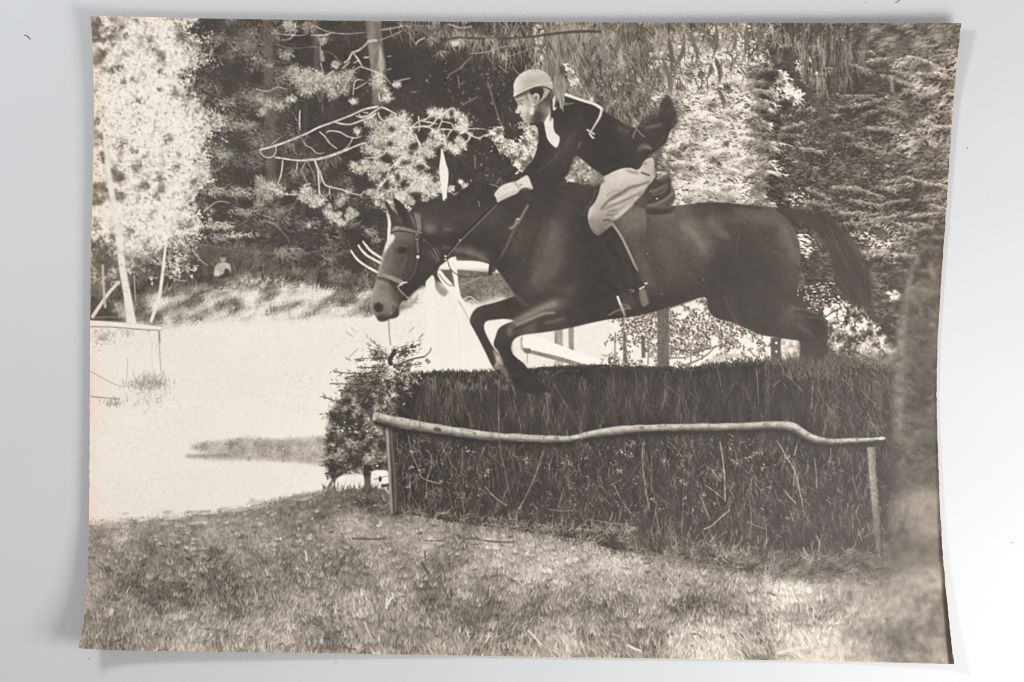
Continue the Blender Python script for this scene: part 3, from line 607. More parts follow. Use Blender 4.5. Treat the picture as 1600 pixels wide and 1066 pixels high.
for (x, y, L, a, t) in [(1045, 60, 60, 1.5, .26), (1035, 90, 55, 1.35, .3), (1120, 45, 50, 1.7, .3), (1118, 90, 40, 1.4, .27), (1122, 138, 36, 1.3, .34), (1070, 70, 42, 2.0, .3), (1010, 60, 44, 1.7, .32), (1042, 110, 40, 1.4, .36), (1112, 100, 28, 1.9, .3), (1080, 60, 40, 1.3, .34), (990, 70, 50, 1.4, .36), (968, 60, 40, 1.9, .34), (940, 70, 45, 1.5, .4), (925, 40, 40, 1.6, .4), (1150, 50, 40, 1.8, .36), (1165, 45, 46, 1.6, .34), (1185, 40, 50, 1.6, .32)]:
    ex, ey = x + math.cos(a) * L, y + math.sin(a) * L; mx, my = (x + ex) / 2 + 3, (y + ey) / 2
    stroke(((x, y), (mx, my), (ex, ey)), (2, 7, 7, 4, 1), t, .85, .7, lab=WILLOW)
for p, w, t in [(((620, 36), (650, 42), (672, 54), (690, 66)), (3, 5, 3), .3), (((645, 74), (670, 70), (690, 66), (710, 60), (730, 60), (780, 61), (830, 58), (870, 53), (905, 50), (940, 50)), (3, 3, 3.4, 3.6, 4, 4.5, 4.5), .2), (((735, 84), (760, 82), (785, 74), (810, 72)), 2, .5), (((790, 90), (810, 84), (850, 68)), 1.8, .45), (((775, 60), (780, 80), (790, 90)), 2, .5), (((700, 38), (720, 44), (738, 42)), 2.4, .6), (((650, 70), (655, 64), (665, 60)), 3, .6)]:
    stroke(p, w, t, .9, .5, lab=WILLOW)
for (x, y) in [(688, 82), (764, 62), (770, 76), (785, 85), (800, 64), (706, 66), (675, 60), (720, 62)]:
    n = 16; blades(x + rng.normal(0, 3, n), y + rng.normal(0, 3, n), rng.uniform(8, 18, n), rng.normal(1.2, .6, n), rng.normal(0, .8, n), 1.4, rng.uniform(.4, .75, n), .7, 2)
shape([(706, 66), (716, 64), (718, 70), (708, 73)], .8, soft=.8)

# --- marker flag
shape([(690, 232), (693, 238), (697, 254), (701, 268), (701, 282), (699, 300), (698, 314), (693, 315), (691, 300), (688, 280), (687, 262), (689, 244)], .95, FLAG, soft=.5)

# --- pale post-and-rail fence seen under the horse's neck
m = region([(686, 398), (790, 410), (815, 470), (760, 478), (720, 470), (690, 440)], 2)
T[:] = T * (1 - m) + m * (.34 + .18 * fbm(XX, YY, 9, 3, off=22)); feathers(m, 700, (4, 9), -1.2, .7, .5, 1.2, .16, .72, .1, cell=9, alpha=.6)
shape([(715, 398), (760, 405), (772, 414), (740, 409), (716, 405)], .2, soft=.8)
shape([(685, 424), (706, 424), (706, 441), (700, 436)], .25, soft=.5, smooth=False)
m = region([(705, 470), (745, 475), (790, 465), (800, 500), (720, 505)], 4); T[:] = T * (1 - m) + m * .93
for (x, y) in [(578, 444), (660, 452), (664, 460)]:
    t_ = np.linspace(0, 6.3, 8); stroke(np.stack([x + 4.5 * np.cos(t_) + .8 * np.cos(3 * t_), y + 4 * np.sin(t_)], 1), 1.2, .85, .55, .7)
shape([(685, 419), (698, 409), (712, 397), (713, 407), (735, 408), (756, 410), (768, 414), (766, 425), (740, 424), (715, 422), (690, 422)], lambda x, y: .97 - .3 * sig((y - 421) / 1.2), LOG, soft=.5)
shape([(771, 418), (777, 418), (781, 422), (781, 427), (771, 427)], lambda x, y: .95 - .3 * sig((y - 425) / 1.), LOG2, soft=.5)
shape([(704, 404), (712, 398), (714, 416), (717, 445), (721, 470), (724, 520), (724, 575), (712, 575), (714, 500), (711, 450), (707, 425)], .96, WHITE_FENCE, soft=.5)
shape([(684, 428), (688, 422), (697, 433), (706, 443), (716, 457), (733, 482), (741, 498), (733, 500), (716, 476), (700, 455), (689, 440)], .95, WHITE_FENCE, soft=.5)
shape([(681, 438), (688, 446), (700, 456), (693, 464), (680, 450)], .42, soft=1.2, alpha=.8); stroke(((684, 440), (699, 457)), 1.4, .62, .8, .5)
shape([(666, 438), (679, 434), (680, 480), (681, 580), (667, 580), (668, 490)], .955, WHITE_FENCE, soft=.6)
stroke(((716, 470), (725, 484), (733, 500)), 2, .6, .7, .8); stroke(((716, 500), (718, 575)), 1, .88, .8); stroke(((720, 510), (722, 575)), .8, .87, .8)
for p in [((724, 470), (735, 464), (748, 474)), ((728, 476), (738, 470), (744, 478))]: stroke(p, 1.4, .92, .9, .3)
# rail and posts under the belly
skyb = region([(800, 515), (905, 505), (950, 500), (1040, 484), (1105, 464), (1120, 490), (1165, 512), (1210, 525), (1255, 530), (1255, 580), (800, 590)], 1.5)
T[:] = T * (1 - skyb) + skyb * (.91 + .03 * fbm(XX, YY, 8, 3))
for x0, x1, y0, y1, t in [(867, 880, 514, 544, .55), (889, 897, 510, 548, .45), (867, 880, 562, 580, .68), (889, 897, 566, 582, .7), (814, 819, 528, 547, .6), (798, 802, 538, 552, .6)]:
    shape([(x0, y0), (x1, y0), (x1, y1), (x0, y1)], lambda x, y: t + .14 * fbm(x, y, 4, 2, pi / 2, 4), soft=.8, smooth=False, lab=WHITE_FENCE)
shape([(818, 528), (835, 526), (870, 538), (910, 553), (950, 566), (962, 576), (930, 577), (880, 560), (845, 551), (820, 546)], .97, LOG3, soft=.6)
stroke(((817, 546), (826, 549), (845, 554), (880, 563), (920, 576)), (5, 6, 6, 7, 8), lambda x, y: .42 + .12 * fbm(x, y, 3, 2), .95, .6)
ell(825, 549, 6, 4, .3, soft=1); ell(832, 547, 1.8, 1.6, .95, soft=.3); stroke(((825, 552), (824, 568)), 1, .4, .9)
# trees against the light under the belly
m = region([(955, 497), (1000, 490), (1050, 478), (1105, 464), (1118, 492), (1165, 512), (1205, 524), (1205, 575), (960, 580)], 2)
kf = rbf([(960, 510, -.45), (985, 500, .3), (1010, 510, .4), (1040, 490, .1), (1070, 490, -.35), (1095, 475, -.3), (1090, 505, .35), (1070, 520, .2), (1110, 520, .25), (1145, 520, .45), (1155, 545, .0), (1180, 530, -.5), (1195, 550, -.5), (1060, 555, -.25), (1000, 545, .0), (970, 545, -.3), (1100, 550, -.3), (1130, 560, -.2), (1040, 570, .2), (1170, 565, .2), (940, 540, -.6)], 16)
x, y = scatter(m, 5200); b = fbm(x, y, 12, 3, off=70) + kf(x.astype(np.float32), y.astype(np.float32)) * .8; k = b > -.2
dabs(x[k], y[k], rng.uniform(1, 2.4, k.sum()), rng.uniform(.7, 1.3, k.sum()), rng.uniform(0, 3, k.sum()), rng.uniform(.06, .5, k.sum()), .75)
n = 260; x, y = scatter(m, n); dabs(x, y, rng.uniform(1, 2.5, n), rng.uniform(.8, 1.6, n), rng.uniform(0, 3, n), rng.uniform(.7, 1, n), .8)
for p, w, t in [(((1037, 482), (1037, 530), (1037, 580)), 18, .24), (((976, 520), (977, 550), (978, 580)), (3, 6, 8), .25), (((1005, 525), (1006, 560)), 6, .22), (((962, 520), (961, 570)), 2, .35), (((1014, 530), (1013, 570)), 2, .3), (((1060, 575), (1085, 566), (1105, 555), (1120, 540)), (3, 2.4, 1.6), .28), (((1080, 540), (1080, 570)), 2, .3),
                (((1050, 545), (1080, 548), (1110, 545), (1140, 535)), 2, .25), (((1045, 560), (1075, 558), (1100, 540)), 2, .3), (((1170, 545), (1178, 555), (1188, 560)), 2, .3), (((940, 555), (965, 560), (985, 575)), 2, .6), (((1100, 570), (1130, 558), (1160, 556)), 6, .7)]:
    stroke(p, w, lambda x, y, t=t: t + .05 * fbm(x, y, 4, 2), .9, .6)
stroke(((1213, 528), (1214, 580)), 17, .17, .95, .7, lab=FOREST); ell(1213.5, 536.5, 1.9, 1.9, .97, soft=.3); ell(1213.5, 550, 1.7, 1.9, .97, soft=.3)
shape([(1222, 532), (1246, 532), (1250, 570), (1226, 570)], lambda x, y: .72 + .5 * fbm(x, y, 6, 3, off=91), soft=.8, alpha=.95)
# light through the wood behind the hocks and tail
m = region([(1290, 478), (1320, 474), (1345, 480), (1360, 500), (1378, 520), (1395, 540), (1400, 560), (1360, 575), (1320, 560), (1296, 540), (1290, 510)], 2)
T[:] = T * (1 - m * .9) + m * .9 * np.clip(.5 + .75 * fbm(XX, YY, 8, 3, off=44), .1, 1)
foliage(m, 900, (1.2, 2.8), .6, .5, 1, .1, .98, .05, cell=9, k=8)
foliage(region([(1290, 480), (1313, 476), (1320, 490), (1310, 510), (1298, 506), (1291, 492)], 1.5), 90, (1.5, 3.4), .6, .4, 1, .5, .98, -.2, cell=7); stroke(((1290, 496), (1302, 488), (1316, 481)), 2.2, .2, .9, .4)
n = 110; x, y = scatter(region([(1244, 452), (1300, 445), (1330, 462), (1340, 480), (1290, 476), (1276, 490), (1262, 478), (1248, 466)], 3), n); dabs(x, y, rng.uniform(.9, 2.2, n), .9, 0, rng.uniform(.5, 1, n), .85)
foliage(region([(1384, 457), (1404, 454), (1406, 466), (1388, 467)], 1.5), 26, (1.5, 3.5), .5, .1, .4, .5, .95, -.2, cell=5); stroke(((1378, 471), (1390, 470), (1404, 471)), 2.4, .6, .8, 1.2)
n = 60; x, y = scatter(region([(1340, 530), (1395, 540), (1400, 572), (1350, 575)], 3), n); dabs(x, y, rng.uniform(1, 2.5, n), 1.1, 0, rng.uniform(.4, .95, n), .8)
m = region([(1290, 555), (1400, 560), (1400, 600), (1280, 600)], 5); T[:] = T * (1 - m * .7) + m * .7 * (.2 + .08 * fbm(XX, YY, 8, 2))
# out-of-focus trunk and leaves at the right edge
m = region([(1425, 430), (1510, 400), (1510, 905), (1380, 905), (1392, 700), (1404, 560)], 18) * np.clip((YY - 370) / 120, .0, 1)
T[:] = T * (1 - m * .8) + m * .8 * (.2 + .16 * fbm(XX, YY, 18, 3, -.3, 2.0, 7) + .06 * fbm(XX, YY, 5, 2, 0, 2)); LAB[m > .5] = TRUNK
feathers(m, 900, (8, 20), .1, .6, .6, 2.6, .16, .52, .0, cell=16, alpha=.35)
stroke(((1447, 385), (1438, 398), (1428, 420), (1420, 445), (1416, 470), (1410, 520), (1406, 580), (1403, 640), (1402, 690)), (2, 4, 5, 6, 8, 12, 15, 16, 12), lambda x, y: .4 + .3 * fbm(x, y, 8, 3, 0, 1.6), .75, 2.5)
for p, w, t in [(((1420, 448), (1445, 454), (1474, 458)), 5, .5), (((1422, 460), (1432, 472), (1440, 482)), 7, .36), (((1455, 410), (1456, 425), (1464, 440)), 8, .42), (((1440, 386), (1470, 388)), 4, .42), (((1452, 508), (1462, 508)), 5, .6), (((1420, 650), (1450, 662)), 6, .3)]:
    stroke(p, w, t, .8, 2.2)
shape([(1398, 780), (1420, 768), (1445, 764), (1470, 768), (1470, 830), (1452, 850), (1440, 835), (1430, 800), (1412, 790), (1402, 800), (1395, 830)], lambda x, y: .46 + .16 * fbm(x, y, 14, 3, .4, 2), soft=9, alpha=.8)
n = 520; x, y = scatter(region([(1394, 800), (1405, 778), (1440, 765), (1475, 768), (1475, 860), (1445, 880), (1428, 860), (1412, 800), (1400, 830)], 5), n); blades(x, y, rng.uniform(8, 24, n), pi / 2 + rng.normal(0, .35, n), rng.normal(0, .4, n), 2.2, rng.uniform(.3, .62, n), .3, 6)
n = 260; x, y = scatter(region([(1398, 480), (1420, 470), (1415, 700), (1392, 700)], 5), n); blades(x, y, rng.uniform(6, 14, n), rng.normal(.2, .6, n), rng.normal(0, .6, n), 2.0, rng.uniform(.2, .55, n), .4, 4)
for p, w, t in [(((1396, 795), (1397, 830)), 10, .38), (((1425, 800), (1430, 850), (1436, 890)), 10, .4), (((1370, 790), (1373, 830), (1376, 880)), 9, .36)]:
    stroke(p, w, t, .7, 3)
# --- foreground turf
g_edge = [(130, 822), (170, 818), (215, 812), (260, 812), (310, 806), (350, 800), (385, 794), (430, 782), (480, 772), (520, 766), (560, 764), (600, 764), (640, 790), (700, 800), (800, 806), (900, 810), (1000, 830), (1100, 845), (1250, 868), (1400, 872), (1520, 868)]
turf = region(g_edge + [(1510, 1060), (110, 1060)], 2.0, smooth=False)
gt_ = rbf([(150, 830, .5), (200, 820, .55), (180, 835, .68), (260, 835, .46), (340, 815, .55), (400, 800, .52), (470, 785, .45), (520, 780, .36), (560, 775, .25), (600, 790, .26), (160, 870, .42), (220, 850, .42), (300, 850, .44), (360, 840, .44), (430, 845, .5), (480, 820, .48), (540, 815, .6), (600, 815, .62),
          (180, 890, .42), (230, 880, .4), (290, 880, .44), (195, 912, .27), (250, 905, .4), (330, 885, .34), (400, 890, .42), (460, 880, .45), (500, 850, .5), (245, 938, .28), (300, 930, .36), (360, 932, .32), (420, 930, .42), (470, 940, .5), (520, 920, .48), (160, 960, .42), (200, 960, .48), (260, 962, .5), (320, 965, .52), (150, 1000, .4), (170, 996, .32), (230, 1000, .5), (300, 1000, .6), (360, 1000, .52), (430, 985, .56), (480, 1000, .5), (520, 985, .42),
          (560, 950, .58), (545, 900, .45), (600, 850, .52), (520, 865, .4), (660, 840, .58), (640, 885, .48), (700, 880, .42), (680, 930, .34), (720, 905, .62), (780, 905, .58), (760, 930, .36), (620, 950, .52), (610, 985, .46), (680, 970, .48), (740, 970, .4), (760, 1000, .5), (700, 1005, .55), (640, 1005, .46), (560, 985, .48), (580, 1010, .5), (800, 880, .62), (850, 850, .68), (880, 880, .66), (830, 920, .72), (870, 925, .66), (840, 940, .3), (900, 935, .42), (860, 975, .5), (800, 985, .45), (870, 1000, .66), (830, 1012, .6),
          (900, 865, .62), (950, 900, .68), (1000, 880, .74), (1030, 885, .52), (1010, 895, .46), (960, 930, .52), (940, 960, .42), (930, 1000, .52), (960, 985, .5), (1010, 930, .55), (1010, 970, .48), (1050, 905, .62), (1080, 900, .55), (1085, 950, .34), (1130, 960, .38), (1120, 915, .5), (1160, 900, .6), (1180, 930, .54), (1215, 915, .78), (1250, 918, .76), (1290, 910, .66), (1320, 935, .52), (1180, 970, .5), (1120, 995, .78), (1090, 990, .7), (1150, 1005, .7), (1200, 1005, .58), (1195, 1015, .46), (1240, 1010, .74), (1290, 1015, .74), (1300, 960, .52), (1260, 960, .55),
          (1300, 935, .68), (1350, 940, .55), (1340, 985, .5), (1380, 955, .62), (1400, 920, .55), (1440, 905, .56), (1460, 900, .6), (1440, 950, .44), (1400, 990, .34), (1440, 1000, .38), (1450, 1020, .5), (1380, 1015, .42), (1340, 1020, .62), (1480, 960, .4), (1360, 900, .42)], 17)
def gt(x, y): return gt_(x, y) + .055 * sig((720 - x) / 60)
sl = np.s_[755:1060, 110:1510]
base = gt(XX[sl], YY[sl]) - .07
base = base + .03 + .09 * fbm(XX[sl], YY[sl], 60, 2, .05, 3.0, 29) + .12 * fbm(XX[sl], YY[sl], 22, 3, 0, 1.8, 3) + .12 * fbm(XX[sl], YY[sl], 6, 3, .2, 1.4, 5) + .08 * fbm(XX[sl], YY[sl], 2.4, 2, 1.4, 1.8, 15)
mt = turf[sl]; T[sl] = T[sl] * (1 - mt) + mt * base
def lean(x, y): return .75 * fbm(x, y, 46, 2, 0, 1.5, 91) + .35 * fbm(x, y, 13, 2, off=17)
def grass(mask, n, L, lo, hi, alpha=.6, w=1.2, spread=.55, soft=1.0, chunks=26, down=False):
    x, y = scatter(mask, n); o = np.argsort(y); x, y = x[o], y[o]
    t = gt(x.astype(np.float32), y.astype(np.float32)) + .1 * fbm(x, y, 10, 2, off=40) + rng.normal(0, .13, n) + rng.uniform(lo, hi, n)
    s = np.clip((y - 740) / 280, .25, 1.1)
    blades(x, y, rng.uniform(L[0], L[1], n) * s, -pi / 2 + lean(x, y) + rng.normal(0, spread * .6, n), rng.normal(0, .5, n), w * (0.8 + .5 * s), np.clip(t, .05, .97), alpha, chunks)
grass(turf, 11000, (5, 14), -.2, .12, .45, 1.0, .7)
# tussocks: dark at the root, light at the tips, each with its own lean
n = 1500; cx, cy = scatter(turf, n); o = np.argsort(cy); cx, cy = cx[o], cy[o]
sc_ = np.clip((cy - 745) / 270, .22, 1.1)
kind = fbm(cx, cy, 30, 3, 0, 1.6, 61) + rng.normal(0, .35, n)
ct = gt(cx.astype(np.float32), cy.astype(np.float32)) - .01
for part in np.array_split(np.arange(n), 30):
    k = np.repeat(part, 22); q = len(k); s_ = sc_[k]
    dabs(cx[part] + rng.normal(0, 3, len(part)), cy[part] + 2, 9 * sc_[part] + 1, 3.5 * sc_[part] + .8, rng.normal(0, .2, len(part)), np.clip(ct[part] - .2, .05, 1), .3, 1)
    blades(cx[k] + rng.normal(0, 7, q) * s_, cy[k] + rng.normal(0, 2.4, q) * s_, rng.uniform(7, 20, q) * s_, -pi / 2 + lean(cx[k], cy[k]) + rng.normal(0, .3, q), rng.normal(0, .5, q), .8 + .4 * s_,
           np.clip(ct[k] + .15 * np.clip(kind[k], -1, 1) + rng.normal(.02, .17, q), .05, .97), .5, 2)
grass(turf * (YY > 830), 1600, (8, 18), -.36, -.12, .4, 1.2, .6)
grass(turf * (YY > 830), 4200, (10, 26), .0, .26, .5, .9, .5)
grass(turf * (YY > 830), 2400, (8, 20), -.3, -.06, .45, .9, .6)
n = 160; x, y = scatter(turf * (YY > 830), n); ell_t = rng.uniform(.12, .3, n); dabs(x, y, rng.uniform(2, 6, n), rng.uniform(1, 2.2, n), rng.normal(0, .5, n), ell_t, .5, 6)
m = region([(130, 815), (200, 812), (300, 804), (385, 792), (480, 770), (600, 762), (600, 774), (480, 782), (385, 802), (300, 814), (200, 826), (130, 830)], 2)
grass(m, 2200, (7, 16), -.12, .1, .6)
for p in [((340, 798), (352, 795), (364, 796)), ((155, 829), (170, 828), (192, 828)), ((290, 801), (330, 800)), ((300, 806), (332, 807))]: stroke(p, 3.5, .42, .7, 1.2)
for k in range(46):
    x = rng.uniform(140, 520); y = float(np.interp(x, [p[0] for p in g_edge], [p[1] for p in g_edge])) + rng.uniform(-12, 12); L_ = rng.uniform(8, 34); stroke(((x, y), (x + L_ / 2, y - rng.uniform(-1, 2.5)), (x + L_, y - L_ * .12)), (1, rng.uniform(2, 5), 1), .9 if rng.random() < .45 else .5, .55, 1.2)
# single straws, sticks and stones
for p, w, t in [(((477, 860), (479, 868), (480, 876)), 2, .85), (((450, 974), (452, 982), (455, 988)), 3, .82), (((172, 962), (176, 952)), 2.4, .75), (((606, 946), (610, 938), (614, 933)), 3, .9), (((660, 880), (665, 890), (671, 898)), 5, .25), (((665, 862), (664, 874)), 2.5, .28), (((825, 985), (836, 996), (846, 1008)), 2.5, .82), (((570, 972), (575, 985), (580, 996)), 2, .8), (((550, 842), (580, 843), (602, 842)), 3, .3),
                (((663, 845), (680, 846), (695, 846)), 2, .3), (((720, 842), (745, 843), (760, 846), (790, 848), (805, 847)), 3, .32), (((715, 836), (721, 842)), 3, .25), (((1215, 1022), (1235, 1016), (1262, 1011)), 5, .78), (((980, 1008), (992, 1014), (1002, 1018)), 3, .8), (((773, 930), (776, 950)), 2, .35), (((752, 942), (760, 956)), 2.4, .35), (((1168, 945), (1166, 962)), 3, .25), (((1240, 994), (1262, 993), (1280, 990)), 3, .72), (((840, 870), (820, 880)), 1.6, .5),
                (((535, 1005), (548, 1018)), 2.4, .3), (((518, 955), (520, 975)), 2, .3), (((605, 935), (604, 952)), 4, .82), (((963, 885), (964, 900)), 5, .74), (((1309, 892), (1310, 906), (1312, 930)), 3.5, .7), (((290, 872), (300, 876)), 3, .2), (((318, 885), (325, 894)), 1.6, .75), (((415, 890), (420, 900)), 2, .75), (((430, 965), (434, 978)), 2, .7)]:
    stroke(p, w, t, .9, .6)
LAB[turf > .5] = GRASS
m = turf * np.clip((YY - 770) / 25, 0, 1); lo_ = gauss(T, 16); T[:] = np.clip(T + m * (.3 * (T - lo_) + .05 * fbm(XX, YY, 15, 3, .1, 1.5, 81)), .03, .98)
# soft, out-of-focus turf at the lower right
m = region([(1290, 890), (1510, 860), (1510, 1060), (1200, 1060), (1330, 985)], 25) * .75; T[:] = T * (1 - m) + m * gauss(T, 2.2)

# --- hedge
top_edge = [(600, 612), (612, 600), (630, 590), (652, 585), (690, 582), (720, 583), (760, 582), (800, 582), (830, 580), (860, 577), (900, 575), (940, 574), (975, 576), (1010, 577), (1040, 578), (1075, 576), (1100, 572), (1150, 568), (1190, 565), (1230, 567), (1270, 570), (1310, 566), (1350, 570), (1400, 580)]
bot_edge = [(1408, 700), (1398, 890), (1330, 900), (1290, 894), (1250, 904), (1220, 890), (1170, 894), (1120, 884), (1060, 874), (1010, 867), (960, 859), (900, 842), (850, 836), (800, 828), (750, 822), (700, 816), (650, 806), (612, 802), (606, 700)]
hedge = region(top_edge + bot_edge, .8, smooth=False)
hedge = hedge * (1 - .9 * sig((XX - 1385 + 10 * fbm(XX, YY, 18, 2)) / 6))
sl = np.s_[555:905, 590:1420]; mh = hedge[sl]
hb = .075 + .05 * fbm(XX[sl], YY[sl], 9, 3, pi / 2, 4.5, 3) + .03 * fbm(XX[sl], YY[sl], 30, 2, off=7) + .05 * sig((YY[sl] - 800) / 12)
T[sl] = T[sl] * (1 - mh) + mh * hb; LAB[hedge > .4] = HEDGE
# ragged crown of cut twigs
n = 1500; x = rng.uniform(606, 1398, n); ye = np.interp(x, [p[0] for p in top_edge], [p[1] for p in top_edge])
blades(x, ye + rng.uniform(0, 6, n), rng.uniform(3, 10, n), -pi / 2 + rng.normal(0, .45, n), 0, 1.5, rng.uniform(.06, .3, n), .75, 6)
n = 500; x = rng.uniform(800, 1050, n); ye = np.interp(x, [p[0] for p in top_edge], [p[1] for p in top_edge]); dabs(x, ye + rng.uniform(-4, 4, n), rng.uniform(1.2, 2.6, n), 1.3, 0, rng.uniform(.06, .15, n), .9)
n = 260; x = rng.uniform(1180, 1400, n); blades(x, rng.uniform(562, 590, n), rng.uniform(8, 24, n), -pi / 2 + rng.normal(0, .6, n), rng.normal(0, .5, n), 1.2, rng.uniform(.2, .42, n), .5, 3)
up = hedge * (YY < 682); lowh = hedge * (YY > 682)
feathers(up, 6000, (10, 34), pi / 2, .2, .25, 1.0, .05, .29, .10, cell=14, nang=pi / 2, stretch=4, alpha=.5, field=rbf([(640, 620, .1), (720, 600, .15), (790, 610, .3), (800, 640, .1), (870, 620, -.3), (950, 620, -.15), (1050, 620, -.1), (1120, 600, .05), (1220, 620, .05), (1330, 640, .05)], 50))
feathers(up, 900, (14, 40), pi / 2, .5, .4, 1.0, .10, .36, .1, cell=20, alpha=.4)
feathers(up * (YY < 606) * (XX < 860), 700, (6, 14), pi / 2, .4, .4, 1.2, .08, .45, .1, cell=8, alpha=.5)
feathers(up * (XX > 1290), 500, (10, 26), 1.0, .4, .4, 1.1, .12, .34, 0, cell=14, alpha=.45)
feathers(lowh, 6200, (8, 26), pi / 2, .4, .5, 1.0, .04, .33, .06, cell=18, alpha=.5)
feathers(lowh, 1500, (10, 34), pi / 2, .3, .35, .8, .2, .55, .15, cell=30, alpha=.55)
feathers(lowh, 1700, (6, 18), pi / 2 - .3, .9, 1.0, .9, .14, .58, .1, cell=16, alpha=.55)
lf = region([(640, 690), (740, 700), (750, 790), (700, 760), (650, 740)], 8) + region([(870, 690), (1010, 700), (1000, 800), (880, 790)], 10) + region([(1040, 690), (1190, 690), (1190, 800), (1050, 800)], 12)
foliage(lf * hedge, 900, (1., 2.6), .45, .6, 1.0, .10, .6, .2, cell=10, alpha=.65)
# straw heaped along the foot of the hedge
m = region([(610, 795), (700, 806), (800, 818), (900, 826), (1000, 836), (1100, 850), (1200, 862), (1290, 866), (1400, 866), (1400, 900), (1250, 905), (1100, 892), (980, 872), (880, 850), (760, 830), (610, 812)], 5)
feathers(m, 2600, (8, 22), -.6, .9, 1.0, 1.3, .14, .62, .05, cell=16, alpha=.55)
for (x, y, rx, ry, n) in [(1225, 884, 26, 12, 160), (1060, 868, 40, 12, 160), (960, 826, 36, 9, 120), (790, 818, 26, 8, 90), (1160, 872, 30, 10, 110), (860, 828, 30, 10, 90)]:
    a = rng.uniform(0, 6.3, n); q = np.sqrt(rng.random(n))
    blades(x + rx * q * np.cos(a), y + ry * q * np.sin(a), rng.uniform(8, 20, n), rng.uniform(0, 6.3, n), rng.normal(.4, .9, n), 1.1, rng.uniform(.2, .6, n), .6, 4)
# readable single stalks
ST = [(((746, 598), (750, 612), (754, 628)), 2, .32), (((715, 600), (722, 620), (728, 640), (740, 668)), 1.6, .3), (((780, 560), (780, 640), (782, 700), (790, 740), (795, 770)), 1.8, .38), (((800, 600), (806, 622)), 1.8, .34), (((866, 600), (880, 625), (900, 660), (908, 676)), 1.8, .34), (((860, 590), (872, 582), (880, 580)), 1.6, .34), (((848, 705), (838, 740), (822, 775), (810, 800)), 2.4, .5), (((852, 700), (845, 730)), 1.4, .42),
      (((637, 672), (642, 705), (652, 730), (660, 738)), 2.2, .42), (((668, 703), (673, 712), (674, 730), (668, 752), (666, 780)), 2.2, .5), (((655, 740), (660, 748), (672, 752), (690, 756)), 2, .6), (((640, 752), (642, 770), (638, 800)), 2, .4), (((758, 762), (766, 770), (780, 780), (792, 790)), 2.4, .6), (((808, 800), (809, 822)), 2.6, .5), (((700, 760), (705, 780), (708, 796)), 1.6, .4), (((720, 770), (726, 795), (724, 815)), 1.8, .38),
      (((1005, 690), (1006, 730), (1010, 770), (1015, 800)), 2, .5), (((1019, 710), (1019, 770)), 1.6, .38), (((1125, 690), (1130, 720), (1133, 750), (1134, 785)), 2.4, .62), (((1214, 689), (1228, 712), (1243, 740), (1252, 775), (1258, 810)), (2.4, 2.4, 1.6), .58), (((1244, 697), (1242, 712)), 2.2, .6), (((1238, 715), (1241, 735), (1240, 760)), 2, .42), (((1225, 765), (1233, 775), (1244, 788)), 2.6, .55), (((1102, 758), (1115, 768), (1130, 780)), 2.2, .5), (((1097, 778), (1103, 795), (1110, 815)), 2.4, .55),
      (((1142, 796), (1128, 810), (1112, 822), (1100, 828)), 2.2, .62), (((1136, 830), (1125, 840), (1110, 846)), 1.6, .45), (((1174, 800), (1174, 830), (1172, 842)), 1.8, .45), (((1175, 820), (1190, 825), (1200, 828)), 1.6, .5), (((1199, 820), (1199, 850)), 1.8, .55), (((1186, 836), (1185, 850)), 2, .5), (((1234, 798), (1240, 815)), 2.4, .5), (((1275, 838), (1280, 850), (1281, 862)), 3, .5), (((1255, 856), (1260, 866), (1264, 870)), 2.6, .62), (((1206, 830), (1222, 842)), 1.4, .45),
      (((1274, 715), (1275, 740), (1276, 765)), 2, .48), (((1297, 700), (1305, 735), (1320, 770)), 1.4, .32), (((1330, 710), (1333, 755)), 1.8, .36), (((1310, 705), (1313, 728)), 1.6, .4), (((1045, 690), (1055, 700), (1066, 714)), 1.8, .48), (((1071, 690), (1072, 735), (1068, 790), (1065, 840)), 1.5, .36), (((1010, 800), (1018, 780)), 1.4, .4), (((1108, 732), (1118, 742), (1126, 752)), 2.2, .58), (((1136, 755), (1142, 768), (1148, 778)), 1.6, .42), (((1222, 670), (1230, 655)), 1.4, .4),
      (((1120, 570), (1124, 592), (1130, 615)), 1.4, .34), (((1183, 580), (1185, 605), (1186, 632)), 1.8, .42), (((1270, 578), (1269, 610), (1268, 640)), 1.8, .42), (((1226, 584), (1240, 598), (1252, 612)), 1.6, .42), (((1208, 605), (1214, 598), (1220, 594)), 2, .45), (((1224, 598), (1230, 606)), 1.6, .42), (((1045, 606), (1052, 612), (1060, 617)), 1.8, .34), (((1340, 605), (1360, 625), (1385, 645)), 1.6, .34), (((1355, 645), (1365, 665), (1372, 680)), 2.2, .36), (((1290, 630), (1300, 645), (1308, 654)), 1.4, .34), (((1295, 652), (1290, 672), (1286, 682)), 1.6, .36),
      (((960, 760), (966, 775), (980, 795), (985, 805)), 2, .52), (((951, 760), (962, 755), (972, 750)), 1.6, .42), (((957, 800), (952, 815)), 2.2, .5), (((972, 798), (966, 822)), 2, .42), (((930, 815), (929, 830)), 1.8, .4), (((855, 796), (880, 799), (900, 798)), 2, .42), (((915, 815), (925, 812), (960, 818), (990, 820)), 1.5, .5), (((900, 690), (905, 720), (900, 745)), 1.4, .36), (((620, 690), (624, 720)), 1.4, .4), (((690, 690), (700, 715), (715, 740)), 1.4, .36), (((756, 700), (770, 715), (790, 730)), 1.4, .32), (((805, 695), (803, 740)), 1.2, .3), (((815, 698), (822, 692)), 2.4, .6)]
for p, w, t in ST:
    p = [(q[0] + rng.normal(0, .8), q[1] + rng.normal(0, .8)) for q in p]
    stroke(p, np.array(w) * .8, lambda x, y, t=t: t * .88 + .2 * fbm(x, y, 6, 2), .75, .4)
